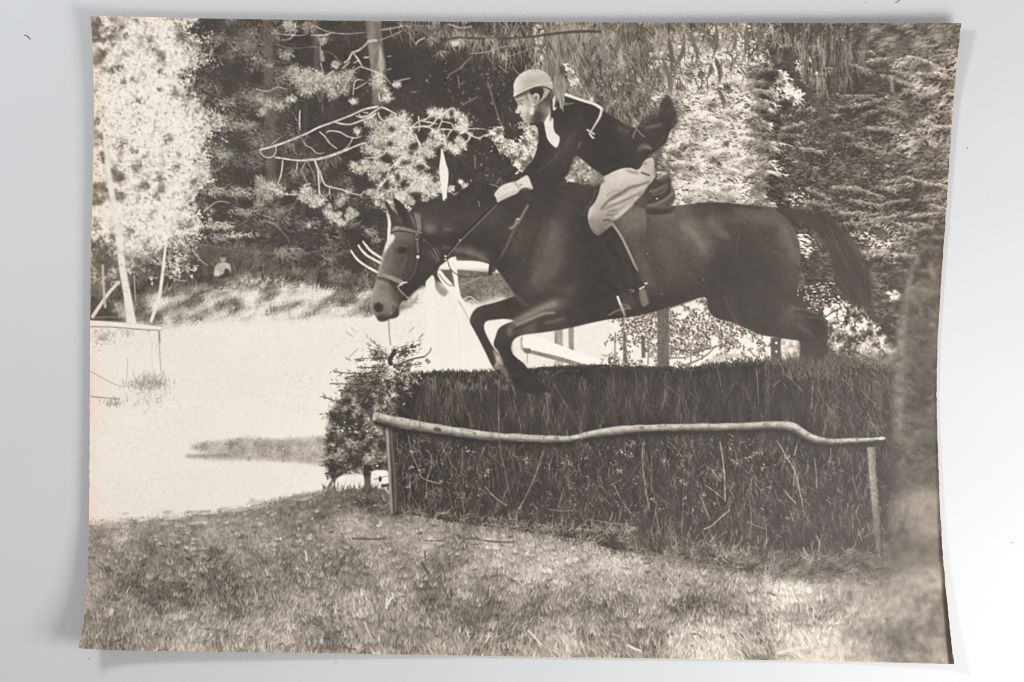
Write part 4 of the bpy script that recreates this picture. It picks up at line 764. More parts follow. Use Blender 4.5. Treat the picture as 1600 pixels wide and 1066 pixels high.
for (x, y) in [(984, 699), (988, 694), (972, 706), (985, 712), (970, 735), (822, 716), (824, 722), (655, 738), (642, 706), (643, 732), (1020, 782), (1040, 720), (1178, 710), (1172, 716), (1192, 730), (1064, 752), (1148, 722), (905, 692), (890, 725), (640, 760), (1230, 715), (1186, 705), (960, 722), (765, 735), (760, 742), (730, 704), (690, 752)]:
    dabs(x + rng.normal(0, 2.5, 6), y + rng.normal(0, 2.5, 6), rng.uniform(1.0, 2.2, 6), .9, rng.uniform(0, 3, 6), rng.uniform(.3, .66, 6), .75, 1)

m = region([(1040, 850), (1150, 862), (1250, 870), (1330, 868), (1400, 862), (1400, 890), (1330, 902), (1240, 906), (1150, 890), (1060, 876)], 6); T[:] = T * (1 - .6 * m) + .6 * m * (.2 + .12 * fbm(XX, YY, 8, 3)); feathers(m, 1100, (8, 20), -.8, .9, .9, 1.1, .12, .6, .1, cell=14, alpha=.55)
m = region([(1385, 845), (1520, 850), (1520, 885), (1440, 892), (1385, 888)], 7); T[:] = T * (1 - .8 * m) + .8 * m * (.25 + .1 * fbm(XX, YY, 14, 3))
# --- little spruce at the hedge's left end
sp = region([(600, 520), (606, 545), (640, 535), (665, 545), (660, 570), (640, 585), (625, 600), (612, 640), (612, 770), (590, 750), (560, 742), (520, 738), (510, 715), (512, 660), (524, 630), (530, 600), (545, 585), (565, 560), (575, 545)], 2)
body = region([(560, 590), (600, 600), (612, 650), (612, 742), (596, 744), (580, 734), (566, 746), (548, 740), (528, 752), (514, 742), (511, 715), (514, 668), (520, 640), (535, 625), (540, 605)], 3)
T[:] = T * (1 - body * .93) + body * .93 * (.14 + .08 * fbm(XX, YY, 9, 3, off=14)); LAB[body > .5] = SPRUCE
foliage(body, 2300, (1.5, 4.2), .45, .2, .9, .06, .66, .1, cell=11, jit=.09, alpha=.75)
feathers(body, 1000, (5, 11), -.5, .9, .7, 1.3, .1, .62, .15, cell=12, alpha=.6)
foliage(region([(600, 585), (640, 580), (660, 590), (640, 610), (615, 640), (606, 640)], 4), 420, (1.2, 2.8), .5, .6, 1, .10, .72, .12, cell=7, alpha=.8)
def spray(x0, y0, x1, y1, t, n, r):
    s = rng.random(n); blades(x0 + (x1 - x0) * s + rng.normal(0, r, n), y0 + (y1 - y0) * s + rng.normal(0, r, n), rng.uniform(4, 9, n), math.atan2(y1 - y0, x1 - x0) + rng.normal(0, .7, n), 0, 1.3, np.clip(t + rng.normal(0, .14, n), .08, .9), .75, 3)
    stroke(((x0, y0), ((x0 + x1) / 2, (y0 + y1) / 2 - 1), (x1, y1)), 1.6, t * .8, .8, .4)
for q in [(612, 560, 575, 545, .38, 50, 4), (612, 560, 556, 562, .34, 30, 2), (605, 575, 562, 576, .3, 34, 2.6), (605, 590, 522, 582, .34, 46, 3), (600, 590, 540, 590, .25, 60, 4), (600, 605, 516, 600, .3, 36, 2.5), (570, 620, 530, 610, .3, 50, 4), (560, 640, 502, 620, .28, 30, 2), (616, 555, 652, 540, .3, 90, 5), (615, 572, 640, 567, .28, 50, 3), (618, 575, 655, 570, .25, 40, 3), (600, 552, 578, 530, .5, 26, 4), (610, 560, 590, 548, .45, 40, 6), (600, 570, 590, 580, .3, 60, 5), (640, 578, 622, 586, .3, 30, 3), (600, 562, 584, 556, .28, 60, 5), (606, 582, 570, 584, .24, 90, 6), (595, 600, 560, 598, .22, 110, 7), (600, 615, 556, 612, .2, 110, 7), (600, 596, 626, 592, .25, 60, 6), (545, 655, 512, 646, .22, 50, 4), (540, 690, 510, 690, .2, 50, 4), (540, 715, 505, 722, .25, 50, 4), (620, 560, 640, 548, .25, 50, 4)]: spray(*q)
for p, w, t in [(((608, 500), (609, 525), (611, 540)), 2, .5), (((618, 546), (614, 555), (610, 563), (612, 572)), 7, .16), (((615, 574), (625, 570), (640, 563), (664, 558)), 2.6, .28), (((664, 558), (672, 550), (674, 544)), 2, .3), (((666, 562), (672, 568)), 6, .4), (((616, 580), (625, 588), (630, 578), (640, 572)), 2.4, .25), (((560, 545), (545, 560)), 1.2, .5), (((540, 518), (552, 527)), 1.6, .65), (((548, 512), (558, 520)), 1.2, .65), (((655, 530), (662, 522)), 2.4, .5), (((640, 520), (648, 511)), 1.6, .6), (((540, 560), (549, 564)), 2.2, .5),
                (((575, 728), (575, 748), (573, 770)), 13, .13), (((512, 765), (520, 752), (530, 740), (545, 735)), 4, .25), (((523, 738), (523, 766)), 2.6, .25), (((582, 750), (596, 747), (610, 742)), 1.4, .4), (((540, 762), (541, 770)), 1.6, .3)]:
    stroke(p, w, t, .9, .5)
# light below the spruce
shape([(524, 756), (532, 745), (556, 742), (568, 744), (568, 764), (550, 763), (530, 768)], .94, soft=1); shape([(582, 738), (600, 736), (609, 740), (610, 755), (600, 762), (582, 762)], .94, soft=1)
ell(594.5, 749, 2.6, 4.5, .15, soft=.5); stroke(((584, 750), (608, 744)), 1.4, .4, .9)
n = 200; blades(rng.uniform(505, 612, n), rng.uniform(762, 776, n), rng.uniform(5, 13, n), -1.57 + rng.normal(0, .4, n), 0, 1.3, rng.uniform(.15, .4, n), .7, 3)
for p, w, t in [(((574, 772), (585, 764), (590, 764)), 4, .16), (((600, 762), (606, 768), (611, 772)), 3, .7), (((597, 774), (602, 784)), 2, .6), (((596, 795), (606, 788), (611, 782)), 2.2, .5), (((597, 760), (610, 758)), 5, .12)]: stroke(p, w, t, .85, .6)
n = 30; dabs(rng.uniform(533, 590, n), 664 + rng.normal(0, 6, n) + rng.choice([0, 14, 70], n), rng.uniform(1, 2, n), 1, 0, rng.uniform(.6, .95, n), .85, 2)
LAB[(sp > .6) & (LAB != HEDGE) & (T < .72)] = SPRUCE

# --- take-off rail on its two posts
stroke(((608, 668), (612, 720), (616, 770), (618, 806)), (14, 13, 13, 12), lambda x, y: .12 + .05 * fbm(x, y, 4, 2, pi / 2, 4), .95, .6, lab=POST_A)
stroke(((605, 669), (608, 720), (611, 770), (613, 804)), (5, 4, 4, 3), lambda x, y: .52 + .12 * fbm(x, y, 4, 2, pi / 2, 4), .95, .6)
stroke(((611, 669), (613, 700), (617, 740), (619, 800)), 3.5, .34, .7, .8)
stroke(((1362, 699), (1364, 740), (1368, 790), (1373, 840), (1376, 878)), (13, 11, 11, 9, 7), lambda x, y: .52 - .26 * sig((x - 1364 - (y - 700) * .09) / 2) - .22 * sig((y - 800) / 14) + .12 * fbm(x, y, 3, 2), .95, .9, lab=POST_B)
RC = [(583, 650), (592, 652), (610, 658), (640, 664), (690, 672), (740, 679), (790, 684), (840, 686), (885, 687), (905, 684), (930, 678), (960, 674), (1000, 670), (1050, 669), (1100, 668), (1150, 667), (1200, 665), (1228, 666), (1242, 670), (1258, 680), (1275, 687), (1300, 690.5), (1340, 689), (1380, 686)]
RW = np.array([9, 15, 16, 16.5, 15, 14, 12.5, 12, 10, 9.5, 11, 12.5, 12, 11.5, 11, 11, 11.5, 13, 15, 14, 12, 9.5, 8, 5]) * .97
rx_ = np.array([p[0] for p in RC]); ry_ = np.array([p[1] for p in RC])
stroke([(p[0], p[1] + 5) for p in RC], RW * 1.15, .04, .8, 2.5)
def bark(x, y):
    yc = np.interp(x, rx_, ry_); hw = np.interp(x, rx_, RW) / 2
    s = (y - yc) / hw
    sh = .78 - .58 * sig((s - .2) * 4.5) - .10 * sig((-s - .75) * 8)
    return sh + .13 * fbm(x, y, 5, 3, 0, 2.2, 5) - .3 * np.clip(fbm(x, y, 11, 2, 1.9, .35, 9) - .45, 0, 1) - .12 * np.interp(x, [583, 700, 1100, 1380], [0, 0, .35, .5])
RS = np.linspace(0, 1, 140); RQ = spline(RC, False, 12); RQ = np.stack([np.interp(RS, np.linspace(0, 1, len(RQ)), RQ[:, k]) for k in (0, 1)], 1); RQ[:, 1] += .9 * fbm(RQ[:, 0], RQ[:, 1] * 0, 26, 2, off=4)
stroke(RQ, np.interp(RS, np.linspace(0, 1, len(RW)), RW) * (1 + .16 * fbm(RQ[:, 0], RQ[:, 1] * 0, 18, 3, off=8)), bark, 1, .6, lab=RAIL, n=2)
ell(586, 652, 3.5, 6.5, .66, .25, soft=.6); stroke(((593, 646), (590, 654), (592, 660)), 1.6, .35, .8, .5)
ell(684, 672, 6.5, 3.4, .2, .15, soft=.8); 
for x, t in [(655, .35), (641, .5), (707, .45), (768, .3), (764, .5), (815, .5), (845, .4), (905, .3), (917, .4), (1105, .4), (1138, .5), (1160, .4), (1278, .35), (1292, .45), (1318, .5)]:
    yc = float(np.interp(x, rx_, ry_)); h_ = float(np.interp(x, rx_, RW)) / 2
    stroke(((x + 2, yc - h_), (x + rng.uniform(-2, 2), yc), (x + rng.uniform(-4, 3), yc + h_ * rng.uniform(.1, 1))), 1.2, t * .7, .6, .5)
n = 150; x = rng.uniform(595, 1370, n); yc = np.interp(x, rx_, ry_) + rng.uniform(-.42, .3, n) * np.interp(x, rx_, RW); dabs(x, yc, rng.uniform(1, 3.4, n), rng.uniform(.6, 1.1, n), rng.normal(0, .4, n), rng.uniform(.25, .5, n), .55, 4)
for x in (742, 872, 1003, 1066, 1195, 1262, 1340): ell(x, float(np.interp(x, rx_, ry_)) - 1, rng.uniform(2, 4), rng.uniform(1.4, 2.4), .3, rng.normal(0, .5), soft=.8, alpha=.75)
for p in [((780, 640), (781, 700)), ((655, 650), (658, 676)), ((905, 676), (912, 684), (900, 694)), ((1103, 655), (1110, 668))]: stroke(p, 1.4, .36, .7, .4)
shape([(1376, 683), (1382, 684), (1384, 686), (1379, 688), (1374, 688)], .72, RAIL, soft=.4)
# --- the horse
HORSE, TAIL, BRIDLE, REIN, MARTINGALE, SADDLE, CLOTH, STIRRUP, MANE = range(30, 39)
HELMET, FACE, STOCK, JACKET, GLOVE, BREECHES, BOOT, BIB, HAIR = range(40, 49)
# tail
shape([(1212, 330), (1230, 325), (1255, 326), (1280, 333), (1305, 348), (1322, 366), (1337, 383), (1352, 408), (1360, 430), (1363, 450), (1361, 473), (1372, 503), (1352, 480), (1335, 478), (1318, 466), (1306, 445), (1301, 418), (1293, 392), (1283, 372), (1268, 357), (1250, 347), (1228, 344)],
      lambda x, y: .115 + .06 * fbm(x, y, 7, 3, 1.0, 6), TAIL, soft=2.2, alpha=.95)
blades(rng.uniform(1270, 1330, 150), rng.uniform(340, 380, 150), rng.uniform(40, 110, 150), 1.0 + rng.normal(0, .15, 150), rng.uniform(.2, .6, 150), 1.3, rng.uniform(.06, .26, 150), .35, 5)
for p in [((1286, 372), (1294, 392), (1300, 412)), ((1304, 376), (1314, 396)), ((1320, 368), (1340, 394), (1352, 420))]: stroke(p, 4, .26, .6, 2.5)
# far hind leg, near hind leg
shape([(1240, 470), (1262, 486), (1282, 494), (1292, 505), (1295, 525), (1291, 545), (1290, 580), (1288, 592), (1251, 592), (1250, 560), (1247, 530), (1230, 520)], lambda x, y: .12 + .03 * fbm(x, y, 9, 2), HORSE, soft=1.4)
n = 520; x = rng.uniform(1228, 1312, n); blades(x, rng.uniform(566, 596, n), rng.uniform(8, 24, n), -pi / 2 + rng.normal(0, .4, n), rng.normal(0, .4, n), 1.1, rng.uniform(.08, .36, n), .6, 4)
LAB[574:596, 1228:1312] = HEDGE
body_pts = [(640, 334), (652, 326), (668, 320), (692, 315), (706, 308), (720, 300), (732, 291), (750, 284), (766, 285), (778, 294), (800, 300), (835, 298), (855, 293), (875, 288), (900, 285), (916, 290), (935, 292), (1000, 300), (1040, 318), (1056, 322), (1082, 319), (1112, 317), (1138, 318), (1162, 320), (1188, 323), (1208, 327), (1222, 336),
            (1233, 347), (1243, 362), (1249, 380), (1251.5, 402), (1250, 428), (1246, 455), (1241, 476), (1262, 490), (1284, 502), (1290, 520), (1272, 533), (1250, 533), (1206, 527), (1188, 523), (1176, 518), (1162, 512), (1150, 506), (1135, 502), (1117, 496), (1107, 483), (1102, 465), (1075, 472), (1037, 483), (1005, 492), (975, 497), (950, 500), (925, 505), (900, 511),
            (875, 516), (850, 520), (825, 523), (812, 526), (804, 531), (799, 542), (801, 552), (808, 560), (818, 568), (828, 580), (840, 594), (855, 606), (845, 616), (815, 612), (803, 600), (796, 586), (787, 566), (779, 550), (772, 540), (775, 526), (780, 514), (790, 507), (803, 502), (790, 499), (775, 500), (762, 502), (757, 508), (758, 518), (765, 533), (773, 546), (782, 556), (789, 570), (797, 592), (786, 587), (776, 581), (769, 572),
            (760, 553), (750, 533), (741, 516), (735, 504), (737, 493), (743, 484), (752, 479), (775, 473), (803, 464), (806, 462), (800, 455), (792, 443), (782, 428), (770, 416), (758, 411), (740, 406), (716, 401), (700, 405), (688, 413), (685, 421), (672, 433), (660, 446), (648, 456), (637, 469), (630, 471), (624, 480), (624, 489), (621, 496), (610, 499), (600, 503), (592, 502), (589, 497), (583, 489), (580, 478), (583, 458), (588, 436), (595, 416), (601, 391), (611, 366), (617, 352), (630, 342)]
hv = rbf([(600, 380, .55, 10), (596, 410, .5, 8), (592, 425, .5, 8), (612, 372, .4, 8), (625, 372, .36, 8), (640, 375, .3, 8), (608, 400, .36, 10), (620, 405, .26, 10), (632, 402, .16, 9), (640, 388, .2, 8), (645, 410, .17, 10), (615, 420, .27, 10), (635, 425, .18, 10), (660, 405, .16, 12), (672, 420, .13, 10), (650, 440, .1, 10), (640, 455, .05, 8), (665, 380, .12, 9),
          (590, 445, .56, 7), (602, 442, .5, 7), (612, 446, .28, 7), (586, 465, .56, 7), (600, 462, .5, 8), (610, 470, .46, 8), (605, 482, .44, 7), (584, 484, .5, 5), (612, 490, .3, 6), (621, 490, .1, 6), (600, 498, .16, 5), (622, 462, .2, 6), (628, 455, .1, 6), (628, 470, .08, 5),
          (652, 345, .36, 6), (665, 335, .17, 10), (690, 330, .15, 14), (720, 320, .11, 14), (750, 305, .07, 14), (672, 358, .34, 6), (685, 352, .18, 8), (698, 360, .24, 8), (665, 375, .08, 8), (700, 375, .07, 12), (740, 350, .12, 18), (770, 340, .16, 14), (800, 325, .1, 14), (760, 380, .08, 14), (690, 390, .12, 9), (715, 394, .24, 7), (738, 396, .33, 7), (752, 402, .3, 7), (765, 408, .15, 8), (720, 402, .1, 6), (790, 400, .08, 12), (775, 405, .06, 8),
          (830, 320, .12, 14), (860, 310, .1, 14), (880, 330, .16, 18), (910, 330, .1, 12), (820, 370, .17, 18), (800, 380, .13, 14), (840, 400, .19, 14), (858, 385, .23, 14), (868, 410, .19, 14), (850, 425, .19, 14), (830, 440, .18, 14), (805, 430, .12, 10), (795, 440, .14, 8), (900, 390, .1, 16), (890, 440, .12, 16), (860, 455, .15, 14), (830, 465, .12, 12), (875, 470, .22, 9), (930, 420, .06, 16), (940, 470, .06, 18), (910, 490, .08, 12), (905, 350, .09, 12),
          (1060, 350, .27, 14), (1040, 380, .2, 16), (1078, 360, .3, 12), (1095, 385, .26, 12), (1070, 400, .2, 16), (1040, 430, .17, 18), (1080, 440, .17, 18), (1112, 350, .25, 10), (1130, 372, .2, 12), (1100, 330, .18, 10), (1150, 340, .2, 16), (1130, 322, .13, 8), (1180, 335, .22, 12), (1210, 345, .24, 10), (1160, 390, .13, 18), (1200, 380, .17, 16), (1225, 370, .3, 8), (1238, 400, .27, 8), (1220, 410, .17, 12), (1180, 430, .12, 16), (1130, 430, .11, 14), (1060, 470, .1, 14), (1010, 485, .07, 14), (1100, 460, .09, 12),
          (1215, 450, .15, 14), (1235, 440, .21, 8), (1180, 470, .13, 14), (1150, 480, .12, 12), (1120, 485, .1, 8), (1200, 500, .12, 12), (1228, 495, .2, 8), (1250, 510, .16, 9), (1270, 500, .08, 9), (1270, 525, .1, 9), (1255, 527, .12, 8),
          (800, 480, .08, 14), (770, 487, .1, 12), (745, 495, .14, 8), (748, 520, .1, 9), (765, 545, .1, 8), (772, 565, .12, 7), (790, 530, .1, 9), (800, 516, .2, 7), (785, 520, .17, 7), (830, 505, .24, 8), (850, 510, .13, 8), (870, 505, .14, 9), (785, 545, .08, 8), (800, 575, .06, 10), (820, 595, .05, 12)], 13)
shape(body_pts, lambda x, y: np.clip(hv(x, y) * np.where(x < 692, .92, .94) - .014 + .018 * fbm(x, y, 12, 2, off=9) + .022 * fbm(x, y, 5, 2, .5, 3.5, 19), 0, 1), HORSE, soft=.7)
# modelling of the coat
def glow(p, w, t, s=4, a=.55): stroke(p, w, t * 1.12 if t > .15 else t, min(.85, a * 1.2), s)
glow(((872, 474), (850, 481), (825, 493), (800, 506)), (10, 10, 9, 7), .46, 3, .75); glow(((868, 489), (850, 491), (830, 499), (806, 509)), (3, 4, 3, 3), .5, 1.3, .7); glow(((884, 498), (868, 502), (852, 506)), 4, .28, 2, .7)
glow(((860, 496), (838, 502), (815, 512), (800, 517)), 4, .1, 1.6, .6); glow(((800, 512), (796, 520), (800, 524)), 6, .36, 2.5, .6)
glow(((803, 460), (812, 468), (824, 480)), 5, .24, 2.5, .6); glow(((782, 430), (795, 446), (805, 462)), 3, .26, 1.5, .6); glow(((786, 428), (798, 446), (807, 458)), 2, .05, 1, .6)
glow(((870, 452), (885, 455), (896, 458)), 6, .26, 4); glow(((1070, 352), (1082, 362), (1096, 380), (1103, 392)), 10, .36, 6, .55); glow(((1108, 340), (1116, 352), (1128, 364), (1136, 372)), 7, .33, 3.5, .6); glow(((1055, 338), (1040, 342), (1020, 342)), 4, .3, 3, .5)
glow(((1220, 345), (1232, 362), (1240, 385), (1243, 405)), 9, .3, 5, .5); glow(((1228, 348), (1238, 366), (1246, 388)), 3, .12, 2, .5); glow(((1133, 462), (1138, 480), (1146, 495), (1152, 505)), 2.4, .28, 1.2, .7); glow(((1142, 462), (1148, 485), (1158, 503)), 6, .16, 3, .5)
glow(((1235, 482), (1250, 494), (1262, 502)), 10, .24, 5, .6); glow(((1246, 506), (1258, 516), (1272, 526)), 4, .3, 2.5, .5); glow(((1236, 482), (1258, 484), (1280, 492)), 2.2, .28, 1, .6); glow(((1242, 488), (1262, 494), (1282, 496)), 5, .06, 1.5, .7); glow(((1244, 490), (1262, 495), (1284, 498)), 1.8, .26, .8, .6)
shape([(1102, 466), (1132, 461), (1138, 480), (1150, 505), (1117, 496), (1107, 484)], .1, soft=3, alpha=.6)
stroke(((1155, 368), (1153, 384), (1151, 394)), 1.1, .34, .6, .4)
glow(((874, 340), (866, 375), (856, 405), (842, 440), (834, 458)), (16, 24, 28, 24, 12), .25, 9, .5); glow(((866, 346), (862, 372), (852, 398)), (4, 7, 3), .3, 3.5, .45); glow(((846, 408), (838, 428), (834, 446)), (3, 7, 3), .28, 3, .45); glow(((874, 398), (866, 420), (852, 440)), (3, 6, 3), .26, 3, .45); glow(((858, 360), (846, 400), (836, 425)), 3, .12, 2, .4); glow(((884, 350), (882, 390), (872, 430)), 10, .2, 6, .4)
glow(((842, 352), (832, 385), (822, 420), (820, 445)), (5, 8, 8, 5), .08, 4, .6); glow(((818, 352), (806, 385), (800, 412)), (6, 10, 6), .2, 4, .5); glow(((898, 360), (895, 400), (890, 440)), 8, .07, 5, .5)
glow(((880, 462), (862, 458), (846, 462), (834, 472)), 5, .08, 3, .6); glow(((888, 448), (900, 452)), 6, .24, 4, .5)
glow(((1120, 385), (1134, 410), (1138, 440)), (8, 18, 12), .06, 8, .6); glow(((1000, 478), (1040, 470), (1085, 456)), 14, .06, 6, .6); glow(((1098, 332), (1104, 338)), 8, .1, 4, .5); glow(((1064, 350), (1078, 359), (1092, 377), (1101, 392)), 5, .42, 3, .55)
glow(((1150, 336), (1185, 338), (1210, 346)), 9, .27, 5, .5); glow(((1090, 318), (1130, 319), (1190, 326)), 4, .07, 2, .6); glow(((1150, 400), (1175, 420), (1185, 450)), 26, .1, 12, .5); glow(((1030, 360), (1045, 395), (1050, 430)), 22, .24, 10, .45)
glow(((700, 340), (725, 335), (750, 335)), 10, .2, 6, .5); glow(((735, 350), (760, 345), (785, 335)), 12, .2, 6, .5); glow(((700, 372), (730, 376), (755, 384)), 10, .05, 4, .6); glow(((655, 350), (690, 342)), 10, .2, 5, .4)
# white pastern of the far foreleg
shape([(771, 548), (778, 551), (784, 560), (787, 571), (780, 577), (771, 577), (775, 568), (774, 558)], lambda x, y: .62 + .25 * fbm(x, y, 8, 2), HORSE, soft=1.3, alpha=.9)
stroke(((771, 577), (779, 573), (787, 572)), 2, .3, .8, .8); shape([(780, 577), (789, 573), (796, 590), (790, 590)], .4, soft=1.5, alpha=.7)
ell(739, 500, 3, 6, .2, .3, soft=2, alpha=.6)
# feather on the leading foot melting into the hedge
dabs(rng.uniform(806, 860, 160), rng.uniform(566, 615, 160) , rng.uniform(1.5, 3.5, 160), 1.5, rng.uniform(0, 3, 160), .06, .5 * np.ones(160), 3, clip=region([(800, 556), (812, 560), (830, 580), (870, 610), (850, 640), (812, 620), (798, 590)], 2))
# mane along the crest
n = 420; x = rng.uniform(690, 790, n); y = np.interp(x, [690, 720, 735, 750, 766, 790], [318, 303, 293, 288, 289, 300]) + rng.uniform(-4, 20, n)
blades(x, y, rng.uniform(6, 16, n), rng.normal(1.2, .9, n), rng.normal(0, .6, n), 1.4, rng.uniform(.03, .17, n), .6, 4)
m_, s_ = shape([(690, 317), (720, 301), (735, 290), (750, 284), (766, 285), (776, 294), (772, 312), (740, 320), (705, 326)], None, MANE)
stroke(((645, 331), (660, 322), (692, 316)), 6, .1, .7, 1.5)
for p in [((748, 314), (750, 324)), ((765, 288), (775, 291), (780, 294)), ((777, 287), (780, 282), (784, 278)), ((702, 292), (706, 300))]: stroke(p, 1.8, .5, .8, .4)
# ears and poll
foliage(region([(597, 304), (612, 300), (632, 306), (645, 318), (640, 328), (628, 330), (615, 334), (606, 340), (600, 326)], 3), 240, (1.3, 3), .5, .6, 1, .35, .88, -.1, cell=7, alpha=.8)
shape([(601, 315), (607, 318), (613, 328), (621, 335), (629, 342), (630, 356), (617, 354), (611, 340), (606, 328)], .13, HORSE, soft=.5)
shape([(615, 311), (622, 313), (631, 321), (637, 330), (641, 340), (646, 352), (650, 364), (634, 358), (629, 345), (624, 338), (620, 329), (617, 319)], lambda x, y: .06 + .05 * sig((x - 634) / 3), HORSE, soft=.5)
shape([(620, 330), (626, 342), (630, 350), (622, 348), (617, 340)], .2, soft=1.2, alpha=.7); stroke(((624, 345), (628, 343)), 4, .28, .6, 1.2)
shape([(646, 334), (656, 336), (658, 346), (659, 360), (653, 362), (650, 350)], .42, BRIDLE, soft=1.5, alpha=.9); ell(645, 336, 3, 3, .15, soft=1)
stroke(((613, 355), (619, 358)), 5, .2, .8, 1.5)
# blaze
shape([(610, 368), (617, 369), (616, 376), (610, 384), (605, 391), (600, 396), (603, 382)], .93, HORSE, soft=1.0)
stroke(((602, 392), (597, 410), (592, 428)), (4, 3.5, 3), .68, .8, 1.2)
stroke(((586, 450), (582, 465), (580.5, 480), (583, 488)), 2, .66, .7, .9)
shape([(616, 380), (640, 378), (646, 395), (640, 402), (620, 400), (613, 392)], .13, soft=4, alpha=.6); shape([(640, 395), (660, 388), (676, 400), (680, 415), (660, 432), (645, 440), (638, 425)], .09, soft=6, alpha=.55)
stroke(((614, 384), (608, 405), (603, 425)), 7, .42, .5, 3)
# eye, cheek, jaw
ell(629, 391, 9, 6, .1, .12, soft=1.6, alpha=.85); ell(629, 392, 6, 4.4, .03, .1, soft=.9); stroke(((619, 387), (627, 383.5), (637, 386)), 2.4, .36, .7, 1.2); ell(626.5, 389.5, 1.1, .8, .5, soft=.4, alpha=.7); stroke(((620, 398), (629, 400), (637, 397)), 2.6, .3, .5, 1.6)
ell(678, 398, 6, 9, .34, -.3, soft=3, alpha=.6); stroke(((680, 388), (684, 400), (686, 410)), 5, .62, .75, 1.6)
ell(673, 357, 6, 5, .42, 0, soft=3, alpha=.7); stroke(((695, 360), (708, 358)), 4, .34, .6, 2)
stroke(((690, 386), (715, 391), (738, 396), (756, 404), (766, 411)), (4, 5, 6, 5, 2), .36, .6, 2.2); stroke(((700, 399), (725, 400), (748, 405)), 4, .08, .7, 1.6)
for p, t in [(((626, 425), (632, 412), (636, 402)), .3), (((640, 425), (644, 412), (647, 402)), .25), (((605, 430), (606, 414)), .3)]: stroke(p, 5, t, .5, 2)
# muzzle
ell(592, 480.5, 9.5, 9.5, .22, .2, soft=2, alpha=.75); ell(592, 481, 6.6, 7.6, .05, -.3, soft=1.1); stroke(((587, 474), (592, 471), (599, 475)), 2.2, .52, .7, 1)
ell(597, 450, 5, 4, .22, 0, soft=2.5, alpha=.6); stroke(((590, 497), (600, 498), (612, 496), (618, 494)), 2.4, .05, .8, 1); shape([(612, 492), (622, 486), (624, 492), (617, 497), (610, 498)], .09, soft=1.4, alpha=.8); stroke(((610, 491), (613, 488)), 4, .6, .7, 1.2)
stroke(((590, 499), (598, 502), (608, 500)), 2, .2, .7, .8); stroke(((614, 478), (618, 484), (622, 482)), 3, .14, .7, 1.2)
shape([(609, 434), (622, 447), (620, 455), (612, 448)], .08, soft=1.6, alpha=.8); shape([(625, 450), (638, 440), (650, 445), (644, 458), (636, 466)], .05, soft=1.2, alpha=.9)
stroke(((613, 455), (618, 470), (622, 478)), 4, .16, .5, 2)
# bridle
stroke(((613, 360), (622, 357), (634, 358.5), (648, 362), (660, 365)), (4, 5, 5, 4, 3), .44, .95, .7, lab=BRIDLE); stroke(((617, 356.5), (623, 355.5)), 3, .62, .7, 1)
stroke(((611, 365), (620, 362), (634, 362.5), (648, 366), (662, 367)), 1.6, .04, .9, .5)
stroke(((651, 364), (652, 385), (653, 402), (648, 425), (640, 440)), (5, 5, 5, 4, 3), .2, .8, .7, lab=BRIDLE); stroke(((653, 378), (654, 398)), 2.4, .42, .7, .7)
t_ = np.linspace(0, 6.3, 9); stroke(np.stack([652.5 + 4 * np.cos(t_), 371 + 4 * np.sin(t_)], 1), 1.8, .52, .9, .5, lab=BRIDLE); ell(663, 376, 1.3, 1.2, .8, soft=.3)
ell(653.5, 402, 2.8, 2.6, .88, soft=.5, lab=BRIDLE); ell(653, 397.5, 3, 1.2, .06, soft=.4)
stroke(((655, 372), (668, 382), (680, 398), (686, 412), (680, 424)), 2.4, .07, .85, .6, lab=BRIDLE); stroke(((662, 374), (676, 386), (684, 398)), 1.4, .3, .6, .5)
stroke(((590, 431), (602, 432), (614, 436), (624, 440), (631, 445)), (6, 7, 7.5, 7.5, 7), lambda x, y: .5 + .06 * fbm(x, y, 4, 2), .97, .6, lab=BRIDLE); stroke(((590, 433.5), (602, 436), (614, 441), (626, 447)), 2, .08, .9, .6)
stroke(((621, 450), (625, 446.5), (630, 442.5), (637, 442)), 2.4, .9, 1, .35, lab=BRIDLE); stroke(((622, 450), (630, 459), (638, 466)), 2, .6, .95, .4, lab=BRIDLE); stroke(((638, 466), (646, 458)), 1.8, .42, .9, .4, lab=BRIDLE); ell(638, 466, 1.6, 1.4, .85, soft=.4)
stroke(((635, 437), (640, 438)), 4, .28, .7, 1)
stroke(((655.5, 366), (657, 385), (657.5, 402), (652, 428), (643, 443)), 2.2, .04, .85, .5); stroke(((648.5, 366), (649, 385), (649.5, 402), (644, 424), (636, 438)), 1.6, .05, .8, .5); stroke(((646, 336), (650, 350), (651, 362)), 2, .06, .7, .6); stroke(((659, 340), (661, 352), (660, 364)), 2, .06, .7, .6)
stroke(((662, 368), (676, 382), (686, 400), (690, 410)), 3, .05, .8, .6); shape([(640, 440), (655, 430), (672, 426), (660, 444), (648, 455), (638, 466), (634, 455)], .05, soft=2.5, alpha=.7)
stroke(((590, 436), (602, 439), (614, 444), (624, 450)), 3, .1, .7, 1.2)
